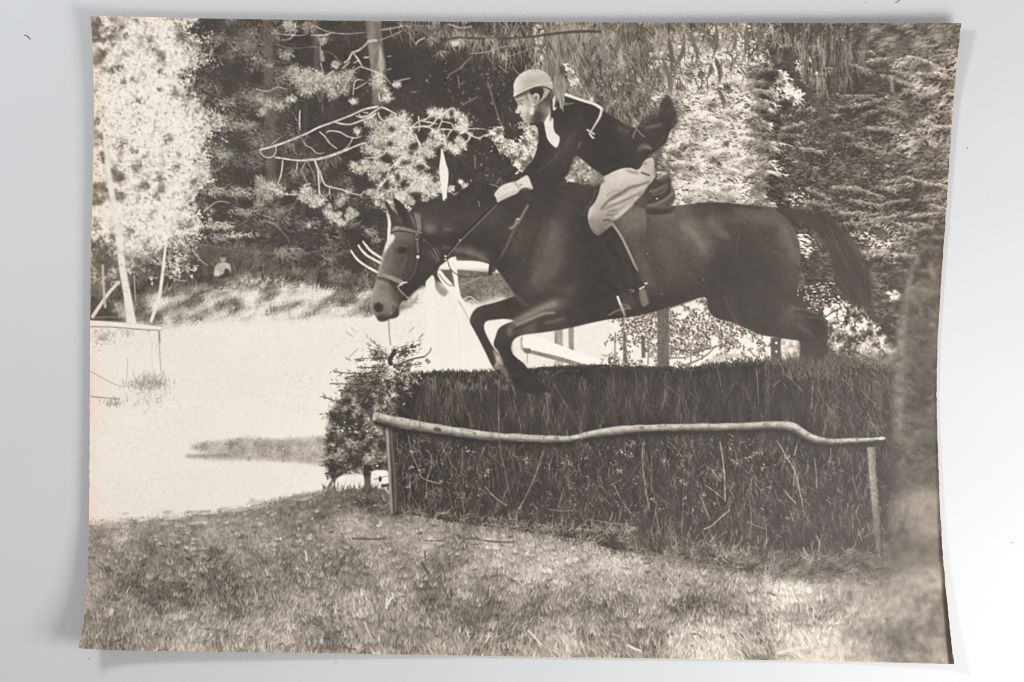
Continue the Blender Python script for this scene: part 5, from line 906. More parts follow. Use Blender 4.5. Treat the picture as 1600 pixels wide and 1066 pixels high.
# reins and martingale
stroke(((777, 318), (760, 334), (738, 356), (720, 374), (706, 391), (697, 402)), (4.6, 5.4, 5.6, 5.6, 6), .04, .97, .5, lab=REIN)
stroke(((777, 320), (762, 335), (740, 357), (722, 375), (708, 391), (699, 402)), 1.7, .42, .9, .4)
ell(719, 376, 2, 1.7, .55, soft=.4); ell(696.5, 401, 2, 1.5, .92, soft=.4, lab=REIN); ell(696.5, 405.5, 1.6, 1.4, .9, soft=.4, lab=REIN)
stroke(((694, 406), (686, 415), (672, 430), (658, 444), (646, 455)), 4, .07, .9, .6, lab=REIN)
for p, t in [(((700, 408), (704, 420), (712, 428), (722, 432), (745, 433), (766, 430)), .15), (((686, 428), (693, 438), (702, 446), (710, 447)), .35), (((722, 445), (735, 441), (745, 436), (755, 432)), .6)]: stroke(p, 1.4, t, .9, .35)
stroke(((824, 322), (815, 338), (806, 354), (796, 376), (786, 396), (777, 412), (770, 425)), (5.5, 5.5, 5.5, 5, 5, 6, 7), lambda x, y: .13 + .1 * sig((y - 350) / 5) - .16 * sig((y - 400) / 10), .9, .6, lab=MARTINGALE)
stroke(((826, 320), (818, 335), (809, 351)), 3.4, .44, .85, .6); stroke(((809, 342), (804, 354), (796, 358)), 4, .5, .85, .8, lab=MARTINGALE); ell(810, 343, 2.4, 1.6, .75, soft=.5)
stroke(((804, 362), (794, 382), (784, 402)), 2, .3, .7, .6); stroke(((768, 412), (766, 431)), 6, .05, .95, .6, lab=MARTINGALE)
stroke(((848, 296), (870, 290), (890, 284)), 2, .26, .6, 1.2); ell(854, 293, 1.2, 2.2, .9, soft=.4)
# saddle and cloth
shape([(950, 352), (968, 338), (985, 328), (1008, 326), (1011, 345), (1012, 372), (1004, 388), (985, 396), (965, 380)], lambda x, y: .34 - .2 * sig((y - 362 + (x - 1000) * .3) / 8) - .16 * sig((968 - x) / 5) + .03 * fbm(x, y, 3, 2), CLOTH, soft=2.2, alpha=.95)
stroke(((1011, 328), (1012, 350), (1011, 374)), 1.6, .12, .6, 1)
shape([(1012, 296), (1020, 287), (1032, 279), (1044, 276), (1048, 279), (1050, 290), (1055, 302), (1054, 314), (1048, 322), (1032, 326), (1010, 327), (1000, 322), (1004, 308)], lambda x, y: .17 + .07 * fbm(x, y, 8, 2, -.5, 3), SADDLE, soft=.9)
for p, w, t in [(((1016, 300), (1026, 298), (1036, 293), (1042, 290)), 4, .34), (((1020, 306), (1034, 302), (1044, 293), (1047, 284)), 3, .3), (((1012, 323), (1028, 319), (1044, 309), (1052, 302)), 4, .42), (((1030, 282), (1042, 277)), 5, .3), (((1050, 290), (1052, 305)), 4, .34), (((1010, 322), (1025, 324), (1040, 321)), 3, .28)]: stroke(p, w, t, .8, 1.2)
for p in [((1012, 316), (1030, 312), (1046, 302)), ((1018, 310), (1034, 306)), ((1046, 280), (1046, 300))]: stroke(p, 2.4, .05, .7, .9)
ell(1027, 311, 1.8, 1, .85, soft=.3); shape([(1012, 328), (1045, 326), (1056, 324), (1045, 334), (1015, 336)], .06, soft=2, alpha=.8); stroke(((1012, 337), (1040, 339), (1056, 334)), 1.8, .36, .6, 1)
shape([(912, 330), (932, 300), (936, 294), (940, 300), (924, 330), (918, 348), (928, 366), (945, 375), (950, 420), (920, 400), (908, 360)], .05, SADDLE, soft=2.5, alpha=.8)
stroke(((933, 297), (924, 316), (914, 332), (911, 338)), 3, .24, .8, 1.2, lab=SADDLE)

# --- the rider
# boot
glow(((990, 372), (1000, 400), (1010, 430), (1018, 455)), (8, 14, 14, 8), .24, 6, .55)
shape([(928, 366), (946, 362), (957, 350), (966, 358), (978, 378), (990, 404), (998, 426), (1004, 442), (1010, 452), (1013, 466), (1014, 476), (1000, 480), (985, 487), (968, 493), (950, 496), (950, 492), (962, 484), (972, 474), (970, 450), (955, 415), (938, 385)], lambda x, y: .045 + .03 * fbm(x, y, 9, 2), BOOT, soft=.8)
stroke(((957, 350), (970, 368), (982, 392), (991, 412), (997, 424)), (4, 4, 4, 3.5, 2), .62, .9, .8); stroke(((997, 424), (1001, 440)), 5, .2, .6, 2)
stroke(((940, 378), (955, 408), (968, 440), (973, 462)), 3, .14, .6, 2); stroke(((960, 372), (975, 402), (986, 432), (990, 446)), (4, 9, 9, 5), .12, .6, 3); shape([(999, 456), (1008, 452), (1013, 466), (1014, 475), (1004, 479)], .4, soft=1.4, alpha=.85); shape([(972, 470), (985, 462), (996, 468), (990, 482), (970, 488)], .22, soft=3, alpha=.6); stroke(((996, 448), (990, 452), (980, 456)), 2, .04, .8, .6); stroke(((951, 494), (960, 488), (972, 484), (985, 482)), 2.4, .44, .85, .8); stroke(((973, 476), (980, 478), (986, 483)), 2.6, .42, .7, 1)
stroke(((950, 497), (970, 496), (990, 488), (1002, 482)), 2, .03, .8, .6); ell(976, 462, 8, 7, .16, soft=3, alpha=.5)
stroke(((999, 453), (1004, 450), (1008, 448)), 2.4, .85, .95, .4, lab=STIRRUP); ell(1010, 443.5, 3, 1.2, .88, -.15, soft=.4, lab=STIRRUP); stroke(((983, 454), (988, 453.5), (992, 455), (986, 458)), 1.6, .5, .8, .5)
stroke(((965, 463), (969, 474), (974, 486), (977, 495)), (3.6, 4, 4, 3), lambda x, y: .92 - .4 * sig((y - 478) / 4), .97, .5, lab=STIRRUP)
# breeches
bt = rbf([(985, 268, .93), (960, 275, .85), (945, 290, .8), (1000, 280, .9), (1015, 265, .72), (1018, 256, .8), (1020, 275, .62), (970, 295, .8), (950, 305, .76), (990, 288, .74), (935, 318, .74), (925, 330, .82), (922, 345, .74), (930, 355, .5), (937, 364, .38), (950, 352, .55), (955, 343, .72), (945, 335, .62), (965, 330, .74), (980, 318, .7), (995, 308, .62), (1005, 298, .55), (975, 305, .66)], 11)
shape([(944, 277), (955, 270), (970, 263.5), (984, 262.5), (996, 266), (1003, 260), (1006, 253), (1013, 248), (1021, 248), (1023, 262), (1024.5, 275), (1020, 284), (1014, 290), (1005, 303), (993, 316), (980, 329), (968, 341), (958, 347), (957, 352), (946, 361), (936, 369), (928, 364), (922, 354), (919, 342), (921, 328), (930, 316), (936, 302), (939, 290)], lambda x, y: bt(x, y) * .93 - .12 * sig((y - 338) / 7) + .03 * fbm(x, y, 5, 2), BREECHES, soft=.6)
for p, w, t, s in [(((1016, 284), (1000, 290), (985, 294), (972, 302), (958, 310), (946, 320), (939, 328)), (2, 3, 4, 5, 4, 2), .36, 1.3), (((1004, 302), (985, 310), (966, 318), (950, 325), (940, 329)), (2, 3, 4, 3, 2), .48, 1.3), (((992, 312), (975, 322), (960, 330), (950, 331)), (1, 3, 4, 2), .46, 1.2), (((970, 298), (958, 300), (948, 308)), 3, .6, 1.4), (((968, 334), (956, 337), (946, 336)), (2, 3, 2), .42, 1), (((943, 346), (950, 344), (957, 347)), 2.4, .25, .9), (((940, 352), (948, 351), (955, 349)), 2.4, .4, 1),
                   (((1002, 270), (1010, 273), (1016, 275)), 2.2, .22, .8), (((978, 266), (990, 270), (998, 271)), (2, 4, 3), .5, 1.8), (((944, 281), (940, 285), (935, 286)), 4, .3, 1.4), (((1004, 256), (1012, 257)), 3, .5, 1.2), (((924, 340), (928, 352), (936, 362)), 5, .52, 2.5), (((1022, 262), (1023, 275)), 2, .55, .8)]: stroke(p, np.array(w) * 1.25, t - .05, .92, s * .9)
for p, w in [(((1010, 290), (992, 300), (970, 312), (950, 318)), 3), (((998, 308), (980, 319), (962, 327)), 3), (((990, 320), (972, 333), (960, 340)), 4), (((925, 326), (921, 342)), 3)]: stroke(p, w, .86, .6, 1.5)
# gap with bright leaves between thigh and forearm
gap = region([(897, 246), (903, 245), (915, 253), (925, 262), (934, 270), (930, 284), (914, 289), (898, 284), (884, 281), (888, 268), (894, 256)], .6)
T[:] = T * (1 - gap) + gap * (.42 + .22 * fbm(XX, YY, 6, 3, off=55)); foliage(gap, 160, (1.3, 2.6), .6, .3, 1, .25, .8, 0, cell=7)
LAB[gap > .5] = BUSH
foliage(region([(914, 272), (924, 268), (930, 277), (922, 282), (912, 279)], 1), 30, (1.2, 2.6), .6, .4, .8, .5, .98, -.3, cell=5); foliage(region([(884, 275), (890, 274), (899, 282), (890, 284), (884, 281)], .8), 24, (1.2, 2.6), .6, .4, .8, .5, .98, -.3, cell=5)
shape([(926, 274), (940, 272), (946, 276), (936, 288), (922, 290)], .45, soft=2, alpha=.8); stroke(((934, 267), (938, 271), (946, 271)), 2.4, .6, .9, .8)
# jacket
jk = rbf([(880, 180, .05), (900, 200, .08), (880, 225, .16), (895, 220, .12), (870, 245, .11), (850, 275, .1), (860, 285, .06), (845, 230, .04), (835, 265, .05), (920, 220, .05), (950, 220, .05), (985, 205, .12), (1000, 212, .08), (1020, 195, .13), (1040, 180, .08), (1045, 160, .13), (1000, 240, .1), (970, 250, .05), (940, 250, .05), (930, 190, .05), (890, 260, .06), (1050, 195, .06), (1030, 225, .07)], 14)
shape([(866, 174), (870, 165), (875, 152), (881, 147), (895, 152), (920, 160), (938, 170), (945, 175), (960, 184), (975, 194), (985, 198), (994, 200), (1003, 192), (1015, 184), (1027, 180), (1031, 170), (1034, 160), (1042, 152), (1048, 156), (1050, 167), (1056, 175), (1057, 194), (1048, 205), (1041, 222), (1028, 234), (1016, 243), (1006, 253), (996, 262), (976, 263), (960, 268), (945, 275), (935, 269), (925, 262), (915, 253), (903, 245), (897, 248),
       (893, 258), (888, 272), (880, 282), (870, 291), (860, 297), (846, 299), (835, 297), (829, 284), (824, 275), (816, 272), (822, 264), (833, 250), (839, 234), (842, 215), (840, 196), (843, 190), (849, 196), (852, 206), (856, 190), (862, 180)], lambda x, y: np.clip(jk(x, y) + .005 + .02 * fbm(x, y, 5, 3, .7, 2.5), 0, 1), JACKET, soft=.7)
# flying coat tail is blurred
n = 170; x = rng.uniform(998, 1052, n); y = np.interp(x, [998, 1015, 1030, 1036, 1044, 1052], [196, 184, 178, 160, 153, 168]); blades(x, y + 3, rng.uniform(6, 15, n), -1.2 + rng.normal(0, .6, n), rng.normal(0, .5, n), 1.3, rng.uniform(.06, .3, n), .6, 3)
n = 90; blades(rng.uniform(1048, 1058, n), rng.uniform(158, 205, n), rng.uniform(4, 10, n), rng.normal(-.2, .6, n), 0, 1.3, rng.uniform(.08, .3, n), .55, 2)
for p, w, t, a in [(((1034, 172), (1038, 160), (1044, 152)), 9, .12, .7), (((1048, 158), (1052, 172), (1058, 182)), 6, .1, .6)]: stroke(p, w, t, a, 2.4)
for p, w, t, s in [(((1008, 201), (1020, 198), (1036, 195)), (3, 5, 3), .3, 2), (((985, 203), (978, 206), (965, 200)), 5, .2, 2.5), (((996, 236), (1008, 229), (1018, 232)), (4, 9, 3), .3, 2.5), (((1008, 231), (1014, 231), (1019, 234)), 1.8, .5, .8), (((1040, 210), (1032, 222), (1026, 232)), 3, .18, 2), (((868, 245), (884, 230), (900, 205)), 5, .17, 2.5), (((842, 268), (858, 255), (872, 244)), 3, .17, 1.5), (((868, 246), (876, 250), (886, 255)), 2, .16, 1), (((1044, 172), (1048, 178)), 5, .2, 2), (((905, 180), (915, 200)), 3, .1, 2), (((905, 228), (912, 212), (920, 200)), 1.8, .02, .8), (((908, 222), (904, 232)), 2.4, .36, 1)]: stroke(p, w, t + .05, .8, s)
for p, w in [(((994, 192), (995, 202)), 2.4), (((995, 202), (991, 210), (990, 217)), 2), (((995, 202), (1001, 209), (1008, 215)), 2)]: stroke(p, w, .46, .9, .5)
# glove and rein hand
shape([(825, 275), (818, 277), (806, 284), (796, 286), (784, 291), (776, 299), (773, 305), (776, 311), (778, 317), (786, 313), (797, 308), (808, 303), (815, 296), (822, 294), (833, 296), (830, 286)], lambda x, y: .86 + .04 * fbm(x, y, 4, 2) - .14 * sig((y - 306 + (x - 790) * .4) / 2.5), GLOVE, soft=.6)
for p, w, t in [(((804, 284), (808, 290), (813, 295)), 3, .5), (((812, 290), (817, 289)), 3, .42), (((778, 312), (792, 305), (806, 300)), 1.4, .62), (((776, 300), (780, 306)), 2, .7), (((815, 297), (830, 297)), 2, .4), (((782, 310), (795, 303)), 1, .7)]: stroke(p, w, t, .7, .8)
# head
ft = rbf([(810, 158, .7), (814, 168, .86), (808, 174, .82), (818, 176, .8), (816, 182, .74), (822, 188, .66), (828, 180, .55), (824, 165, .68), (830, 152, .55), (836, 167, .42), (845, 170, .36), (850, 180, .24), (840, 183, .12), (834, 189, .16), (847, 188, .26), (855, 172, .46), (858, 160, .2), (862, 150, .12), (853, 145, .55), (820, 155, .6)], 5)
shape([(806, 151), (805, 155), (808, 160), (809.5, 165), (808, 171), (805.5, 176), (808.5, 178), (814, 177.5), (812.5, 181), (815, 184), (817.5, 188), (820, 192), (828, 194), (838, 192.5), (844, 190), (851, 192), (857, 180), (861, 168), (864, 157), (865, 142), (850, 134), (828, 139)], lambda x, y: ft(x, y), FACE, soft=.5)
shape([(828, 142), (836, 138), (846, 137), (850, 141), (848, 152), (843, 158), (842, 150), (836, 147), (831, 149)], .06, HAIR, soft=.8); shape([(806, 151), (818, 146), (830, 143), (828, 148), (816, 151), (808, 155)], .18, soft=1, alpha=.8)
ell(838.5, 153, 5, 6.5, .66, .25, soft=.7, lab=FACE); ell(838, 154, 2.6, 4, .36, .25, soft=.8); stroke(((835, 150), (838, 147), (842, 150), (842, 157)), 1.5, .8, .8, .5)
stroke(((826, 147), (829, 155), (833, 162)), 4, .72, .85, .8); stroke(((823, 150), (825, 157)), 2, .25, .6, .8); stroke(((857, 140), (852, 150), (846, 158), (838, 165)), (6, 5, 3, 2), .66, .85, .8, lab=HELMET); stroke(((862, 146), (856, 153), (848, 160), (840, 166)), (5, 4, 3, 2), .14, .85, .9)
ell(833, 164, 3.5, 1.8, .85, soft=.7); shape([(829, 168), (835, 168), (834.5, 178), (829, 180), (827, 174)], .86, soft=1, alpha=.95); ell(832, 177, 2.6, 3, .95, soft=.8)
shape([(834, 178), (842, 172), (846, 182), (842, 190), (834, 191)], .2, soft=2.2, alpha=.7); stroke(((826, 176), (824, 184), (826, 191)), 3, .45, .6, 1.4); stroke(((808, 160), (814, 158), (819, 157)), 2, .4, .7, .8); stroke(((811, 161.5), (816, 162)), 1.6, .3, .7, .6)
stroke(((812, 178), (815, 177)), 1.5, .3, .8, .5); stroke(((814, 183.5), (819, 184)), 1.3, .45, .7, .6); stroke(((848, 190), (855, 178), (860, 168)), 3, .62, .5, 1.5); stroke(((833, 166), (838, 163), (842, 160)), 1.2, .7, .7, .4)
stroke(((846, 160), (842, 174), (840, 188)), 5, .14, .5, 2); shape([(836, 180), (846, 176), (850, 186), (843, 190), (836, 191)], .12, soft=1.6, alpha=.7); stroke(((810, 164), (815, 163), (818, 165)), 1.3, .2, .8, .5); stroke(((807, 160), (811, 158), (817, 158)), 1.2, .3, .8, .5); ell(813, 175, 1.6, .9, .35, soft=.5, alpha=.8); ell(820, 170, 4, 5, .9, .3, soft=2, alpha=.5)
# helmet
shape([(803, 152), (803.5, 143), (803, 134), (806, 125), (813, 117), (823, 111), (836, 108.5), (848, 111), (857, 118), (862, 127), (865.5, 136), (865, 143), (858, 138.5), (849, 135.5), (839, 136), (828, 140), (817, 145), (809, 150)], lambda x, y: .80 - .14 * sig((x - 838) / 9) * sig((y - 118) / 5) + .05 * fbm(x, y, 7, 3) - .1 * np.exp(-((x - 826) ** 2 + (y - 128) ** 2) / 90) + .1 * sig((808 - x) / 2), HELMET, soft=.5)
stroke(((804, 150), (815, 144), (827, 138), (837, 134.5), (847, 132.5)), 1.6, .93, .85, .6); stroke(((804, 153), (816, 146.5), (828, 141), (839, 137), (850, 136.5), (859, 139.5), (864, 143)), 2, .08, .9, .5); stroke(((848, 131), (858, 131), (867, 130)), 2, .85, .8, .6); stroke(((852, 113), (860, 124), (864, 136)), 3, .72, .5, 1.5); stroke(((818, 134), (832, 128), (848, 124), (858, 128)), (6, 10, 10, 6), .58, .5, 4); stroke(((806, 140), (809, 126), (818, 116), (832, 111)), 4, .9, .5, 2); stroke(((808, 146), (822, 139), (836, 133.5)), 2, .5, .5, 1.2)
# stock, collar, number string
shape([(851, 191), (857, 180), (861, 170), (862, 182), (865, 187), (865.5, 200), (868, 208), (875, 216), (871, 231), (863, 227), (856, 218), (853, 207), (851.5, 198)], lambda x, y: .9 - .22 * sig((178 - y) / 3) + .04 * fbm(x, y, 5, 2), STOCK, soft=.6)
stroke(((869, 150), (866, 158), (865, 166), (866, 172), (870, 168)), (5, 5, 4, 3, 1.5), .93, .97, .5, lab=STOCK)
shape([(861, 158), (864, 160), (864, 180), (860, 190), (861, 175)], .1, soft=.8, alpha=.9)
stroke(((879, 148), (886, 149), (900, 154), (915, 159), (928, 163), (937, 168), (942, 172)), (3.4, 5, 4.4, 4, 4, 4.6, 4), .93, 1, .6, lab=BIB); stroke(((941, 170), (938, 182), (932, 193), (924, 206)), (4, 4, 2.8, 2), .85, 1, .6, lab=BIB)
stroke(((917, 203), (924, 207), (930, 211)), 2.8, .8, 1, .5, lab=BIB); stroke(((921, 208), (925, 214), (929, 217)), 3, .82, 1, .5, lab=BIB); shape([(921, 155), (926, 152), (928, 157), (924, 161)], .85, soft=1)
stroke(((880, 163), (890, 163), (898, 161)), (5, 3, 1), .42, .85, .8)
# willow leaves hanging in front of helmet and collar
blades(rng.uniform(866, 882, 70), rng.uniform(118, 140, 70), rng.uniform(14, 32, 70), 1.5 + rng.normal(0, .15, 70), rng.normal(0, .25, 70), 1.7, rng.uniform(.3, .62, 70), .75, 4)
for p in [((872, 140), (876, 158), (876, 172)), ((878, 140), (881, 156), (880, 168)), ((870, 136), (872, 150)), ((876, 158), (878, 166), (881, 175)), ((868, 118), (868, 138))]: stroke(p, (2, 4.5, 1), .52, .9, .6, lab=WILLOW)
for p in [((832, 112), (838, 104), (842, 95)), ((837, 112), (838, 100)), ((836, 108), (845, 92))]: stroke(p, 1.3, .45, .8, .4)

# --- photographic finish: softness, grain, a few retouching specks
m = ((LAB == CONIFER) | (LAB == HEDGE) | (LAB == SPRUCE) | (LAB == WILLOW)).astype(np.float32)
T[:] = np.clip(T + gauss(m, 2) * .35 * (T - gauss(T, 12)), 0, 1)
m = gauss((LAB == BIRCH).astype(np.float32), 3); T[:] = T * (1 - .5 * m) + .5 * m * (gauss(T, 1.3) * .92 + .08)
m = region([(1404, 420), (1510, 400), (1510, 1050), (1400, 1050), (1390, 880), (1392, 700)], 12) * .85; T[:] = T * (1 - m) + m * gauss(T, 2.0)
T[:] = gauss(T, .5); T[:] = np.clip(T + .45 * (T - gauss(T, 1.6)), 0, 1)
shape([(1468, 800), (1490, 800), (1500, 1050), (1483.5, 1050), (1478.5, 985), (1473.5, 900)], .14, soft=.9, smooth=False, alpha=.65)  # shade of the curled lower right rim, painted dark into the tone
T[:] = T + gauss(rng.normal(0, 1, (H, W)).astype(np.float32), .8) * (.018 + .03 * np.clip(T * (1 - T) * 3, 0, 1))
for (x, y) in [(1012, 397), (1099, 438), (1107, 496), (863, 520), (853, 616), (1310, 690), (1388, 645), (998, 448), (1035, 460)]: ell(x, y, .8, .8, .8, soft=.4)
np.clip(T, 0, 1, out=T)
# ---------------------------------------------------------------- the curled sheet of paper
EL = [(25, 141), (60, 144), (110, 146), (180, 147), (270, 145.5), (400, 142), (550, 140.5), (700, 140), (800, 139.5), (880, 137.5), (930, 135), (975, 130), (1000, 125.5), (1013, 122.5)]
ER = [(36, 1502), (80, 1497), (120, 1493), (170, 1489), (240, 1484), (330, 1478.5), (430, 1471), (532, 1465), (600, 1463.5), (660, 1464), (720, 1466), (800, 1469), (870, 1473), (930, 1479), (980, 1484), (1015, 1488), (1038, 1491)]
ET = [(141, 25), (300, 28.5), (500, 32), (700, 34), (900, 35), (1100, 35.5), (1300, 36), (1502, 36)]
EB = [(122.5, 1013), (135, 1014.6), (170, 1016), (300, 1018), (500, 1020.5), (700, 1024), (900, 1027.5), (1100, 1030), (1250, 1032.5), (1400, 1035.5), (1491, 1038)]


def edge(tab, s):
    t = np.array(tab, float); u = (t[:, 0] - t[0, 0]) / (t[-1, 0] - t[0, 0])
    c = np.interp(np.linspace(0, 1, 400), u, t[:, 1]); c = np.convolve(np.pad(c, 9, mode='reflect', reflect_type='odd'), np.ones(19) / 19, 'valid')
    return t[0, 0] + s * (t[-1, 0] - t[0, 0]), np.interp(s, np.linspace(0, 1, 400), c)


def sheet_px(u, v):
    """where a point of the sheet (u right, v down) lies on the picture"""
    ly, lx = edge(EL, v); ry, rx = edge(ER, v); tx, ty = edge(ET, u); bx, by = edge(EB, u)
    x = (1 - u) * lx + u * rx + (1 - v) * tx + v * bx - ((1 - u) * (1 - v) * 141 + u * (1 - v) * 1502 + (1 - u) * v * 122.5 + u * v * 1491)
    y = (1 - u) * ly + u * ry + (1 - v) * ty + v * by - ((1 - u) * (1 - v) * 25 + u * (1 - v) * 36 + (1 - u) * v * 1013 + u * v * 1038)
    return x, y


def curl(u, v):
    """height of the sheet above the table: corners and edges lift, the middle lies flat"""
    def up(d, L, p=2.0): return np.clip(1 - d / L, 0, 1) ** p
    dl, dr, dt, db = u * 1361, (1 - u) * 1361, v * 1000, (1 - v) * 1000
    hl = np.interp(v, [0, .12, .35, .6, .8, .92, 1], [.006, .0045, .003, .003, .004, .006, .010])
    hr = np.interp(v, [0, .15, .4, .6, .8, .92, 1], [.004, .002, .001, .0006, .001, .002, .004])
    ht = np.interp(u, [0, .3, .6, .85, 1], [.005, .004, .004, .005, .006])
    hb = np.interp(u, [0, .08, .25, .45, 1], [.010, .007, .004, .0008, .0003])
    a = hl * up(dl, 150); c = hr * up(dr, 330, 2.2); t = ht * up(dt, 260); b_ = hb * up(db, 170)
    a = np.maximum(a, 0) + .005 * up(dl, 46, 1.6) * np.interp(v, [0, .8, 1], [0, 0, .6])
    c = c + .003 * up(dr, np.interp(v, [0, .65, 1], [2, 3, 9]), 1.3) * np.interp(v, [0, .65, .85, 1], [0, .08, .5, 1.0])
    return .0007 + (a ** 3 + c ** 3 + t ** 3 + b_ ** 3) ** (1 / 3) + .0003 * np.sin(u * 5 + 1) * np.sin(v * 4)


NU, NV = 1241, 913
U, V = np.meshgrid(np.linspace(0, 1, NU), np.linspace(0, 1, NV))
PXX, PYY = sheet_px(U, V)
# slightly ragged trimmed edge
for ax in (0, 1):
    r_ = np.random.default_rng(3 + ax).normal(0, 1, (2, NV if ax == 0 else NU)); r_ = np.array([np.convolve(q, np.ones(5) / 5, 'same') for q in r_]) * .55
    if ax == 0:
        PXX[:, 0] += r_[0]; PXX[:, -1] += r_[1]
    else:
        PYY[0] += r_[0] * .5; PYY[-1] += r_[1] * .6
HT = curl(U, V)


def to_world(px, py, h):
    k = 1 - h / CAM_H
    return np.stack([(px - 800) * PX * k, (533 - py) * PX * k, h], -1)


PW = to_world(PXX, PYY, HT).reshape(-1, 3).astype(np.float32)
# tone of the print at every grid point
fx = np.clip(PXX, 0, W - 1.001); fy = np.clip(PYY, 0, H - 1.001); ix = fx.astype(int); iy = fy.astype(int); fx = fx - ix; fy = fy - iy
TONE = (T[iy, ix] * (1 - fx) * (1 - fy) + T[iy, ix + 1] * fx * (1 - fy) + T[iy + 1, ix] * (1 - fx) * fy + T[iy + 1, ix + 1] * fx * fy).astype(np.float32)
# yellowing and rubbing along the margins is in the paper itself
dE = np.minimum(np.minimum(U, 1 - U) * 1361, np.minimum(V, 1 - V) * 1000)
AGE = (np.exp(-dE / 9) * .8 + np.exp(-np.minimum(U, 1 - U) * 1361 / 34) * .4) * (.75 + .5 * fbm(PXX, PYY, 40, 3, off=21)) + .06 * fbm(PXX, PYY, 160, 2, off=2)
TONE += (np.exp(-dE / 1.6) * .18 * np.clip(fbm(PXX, PYY, 14, 2, off=33) + .35, 0, 1)).astype(np.float32)

# ---------------------------------------------------------------- print material
m_print, nt, b = material('silver_gelatin_print', 0.5, 0.6)
at = nt.nodes.new('ShaderNodeVertexColor'); at.layer_name = 'print'
sep = nt.nodes.new('ShaderNodeSeparateColor'); nt.links.new(at.outputs['Color'], sep.inputs['Color'])
ramp = nt.nodes.new('ShaderNodeValToRGB'); ramp.color_ramp.interpolation = 'LINEAR'
els = ramp.color_ramp.elements
stops = [(0.0, (0.0085, 0.0048, 0.0025)), (0.15, (0.0470, 0.0348, 0.0255)), (0.35, (0.153, 0.126, 0.099)), (0.55, (0.312, 0.267, 0.218)), (0.75, (0.53, 0.471, 0.402)), (0.9, (0.72, 0.656, 0.580)), (1.0, (0.84, 0.777, 0.703))]
els[0].position, els[0].color = stops[0][0], (*stops[0][1], 1); els[1].position, els[1].color = 1.0, (*stops[-1][1], 1)
for p_, c_ in stops[1:-1]:
    e_ = els.new(p_); e_.color = (*c_, 1)
nt.links.new(sep.outputs['Red'], ramp.inputs['Fac'])
mix = nt.nodes.new('ShaderNodeMix'); mix.data_type = 'RGBA'; mix.blend_type = 'MULTIPLY'
mix.inputs['B'].default_value = (0.97, 0.86, 0.70, 1)
nt.links.new(sep.outputs['Green'], mix.inputs['Factor']); nt.links.new(ramp.outputs['Color'], mix.inputs['A']); nt.links.new(mix.outputs['Result'], b.inputs['Base Color'])
tc = nt.nodes.new('ShaderNodeTexCoord'); nz = nt.nodes.new('ShaderNodeTexNoise'); nz.inputs['Scale'].default_value = 1400; nz.inputs['Detail'].default_value = 2
bp = nt.nodes.new('ShaderNodeBump'); bp.inputs['Strength'].default_value = 0.05; bp.inputs['Distance'].default_value = 0.0002
nt.links.new(tc.outputs['Object'], nz.inputs['Vector']); nt.links.new(nz.outputs['Fac'], bp.inputs['Height']); nt.links.new(bp.outputs['Normal'], b.inputs['Normal'])

m_paper, nt, b = material('fibre_paper', 0.8, 0.2)
nz = nt.nodes.new('ShaderNodeTexNoise'); nz.inputs['Scale'].default_value = 120
rp = nt.nodes.new('ShaderNodeValToRGB'); rp.color_ramp.elements[0].color = (0.52, 0.45, 0.36, 1); rp.color_ramp.elements[1].color = (0.66, 0.60, 0.51, 1)
nt.links.new(nz.outputs['Fac'], rp.inputs['Fac']); nt.links.new(rp.outputs['Color'], b.inputs['Base Color'])

# ---------------------------------------------------------------- the print: paper body and printed motifs
root = bpy.data.objects.new('photographic_print', None); sc.collection.objects.link(root)
root['label'] = 'curled sepia photographic print of a horse and rider jumping a hedge'
root['category'] = 'photograph'

gu, gv = 221, 163
gu_ = np.concatenate([np.arange(0, 60, 2), np.arange(60, NU - 61, 5), np.arange(NU - 61, NU, 1)]); gu = len(gu_)
iu = gu_.astype(int); iv = np.round(np.linspace(0, NV - 1, gv)).astype(int)
topP = PW.reshape(NV, NU, 3)[np.ix_(iv, iu)]
tp = topP.copy(); tp[..., 2] -= .0002; bt_ = topP.copy(); bt_[..., 2] -= .0005
vv = np.concatenate([tp.reshape(-1, 3), bt_.reshape(-1, 3)]); N_ = gu * gv
j_, i_ = np.mgrid[0:gv - 1, 0:gu - 1]; q0 = (j_ * gu + i_).ravel()
f_top = np.stack([q0, q0 + gu, q0 + gu + 1, q0 + 1], 1); f_bot = np.stack([q0, q0 + 1, q0 + gu + 1, q0 + gu], 1) + N_
ring = np.concatenate([np.arange(gu - 1), gu - 1 + gu * np.arange(gv - 1), N_ - 1 - np.arange(gu - 1), N_ - gu - gu * np.arange(gv - 1)])
nx_ = np.roll(ring, -1); f_side = np.stack([ring, nx_, nx_ + N_, ring + N_], 1)
mesh_object('paper_base', vv, np.concatenate([f_top, f_bot, f_side]), m_paper, root)

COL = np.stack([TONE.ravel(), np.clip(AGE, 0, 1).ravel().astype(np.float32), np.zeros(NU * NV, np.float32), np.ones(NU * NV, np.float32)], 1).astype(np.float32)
cx_ = (PXX[:-1, :-1] + PXX[1:, 1:]) / 2; cy_ = (PYY[:-1, :-1] + PYY[1:, 1:]) / 2
CELL = LAB[np.clip(cy_, 0, H - 1).astype(int), np.clip(cx_, 0, W - 1).astype(int)].ravel()
j_, i_ = np.mgrid[0:NV - 1, 0:NU - 1]; q0 = (j_ * NU + i_).ravel()
QUAD = np.stack([q0, q0 + NU, q0 + NU + 1, q0 + 1], 1)


def motif(name, lab, parent, label=None):
    sel = QUAD[np.isin(CELL, lab)]
    if len(sel) == 0: return None
    idx, inv = np.unique(sel, return_inverse=True)
    o = mesh_object(name, PW[idx], inv.reshape(-1, 4), m_print, parent)
    ca = o.data.color_attributes.new('print', 'FLOAT_COLOR', 'POINT'); ca.data.foreach_set('color', COL[idx].ravel())
    if label: o['label'] = label
    return o


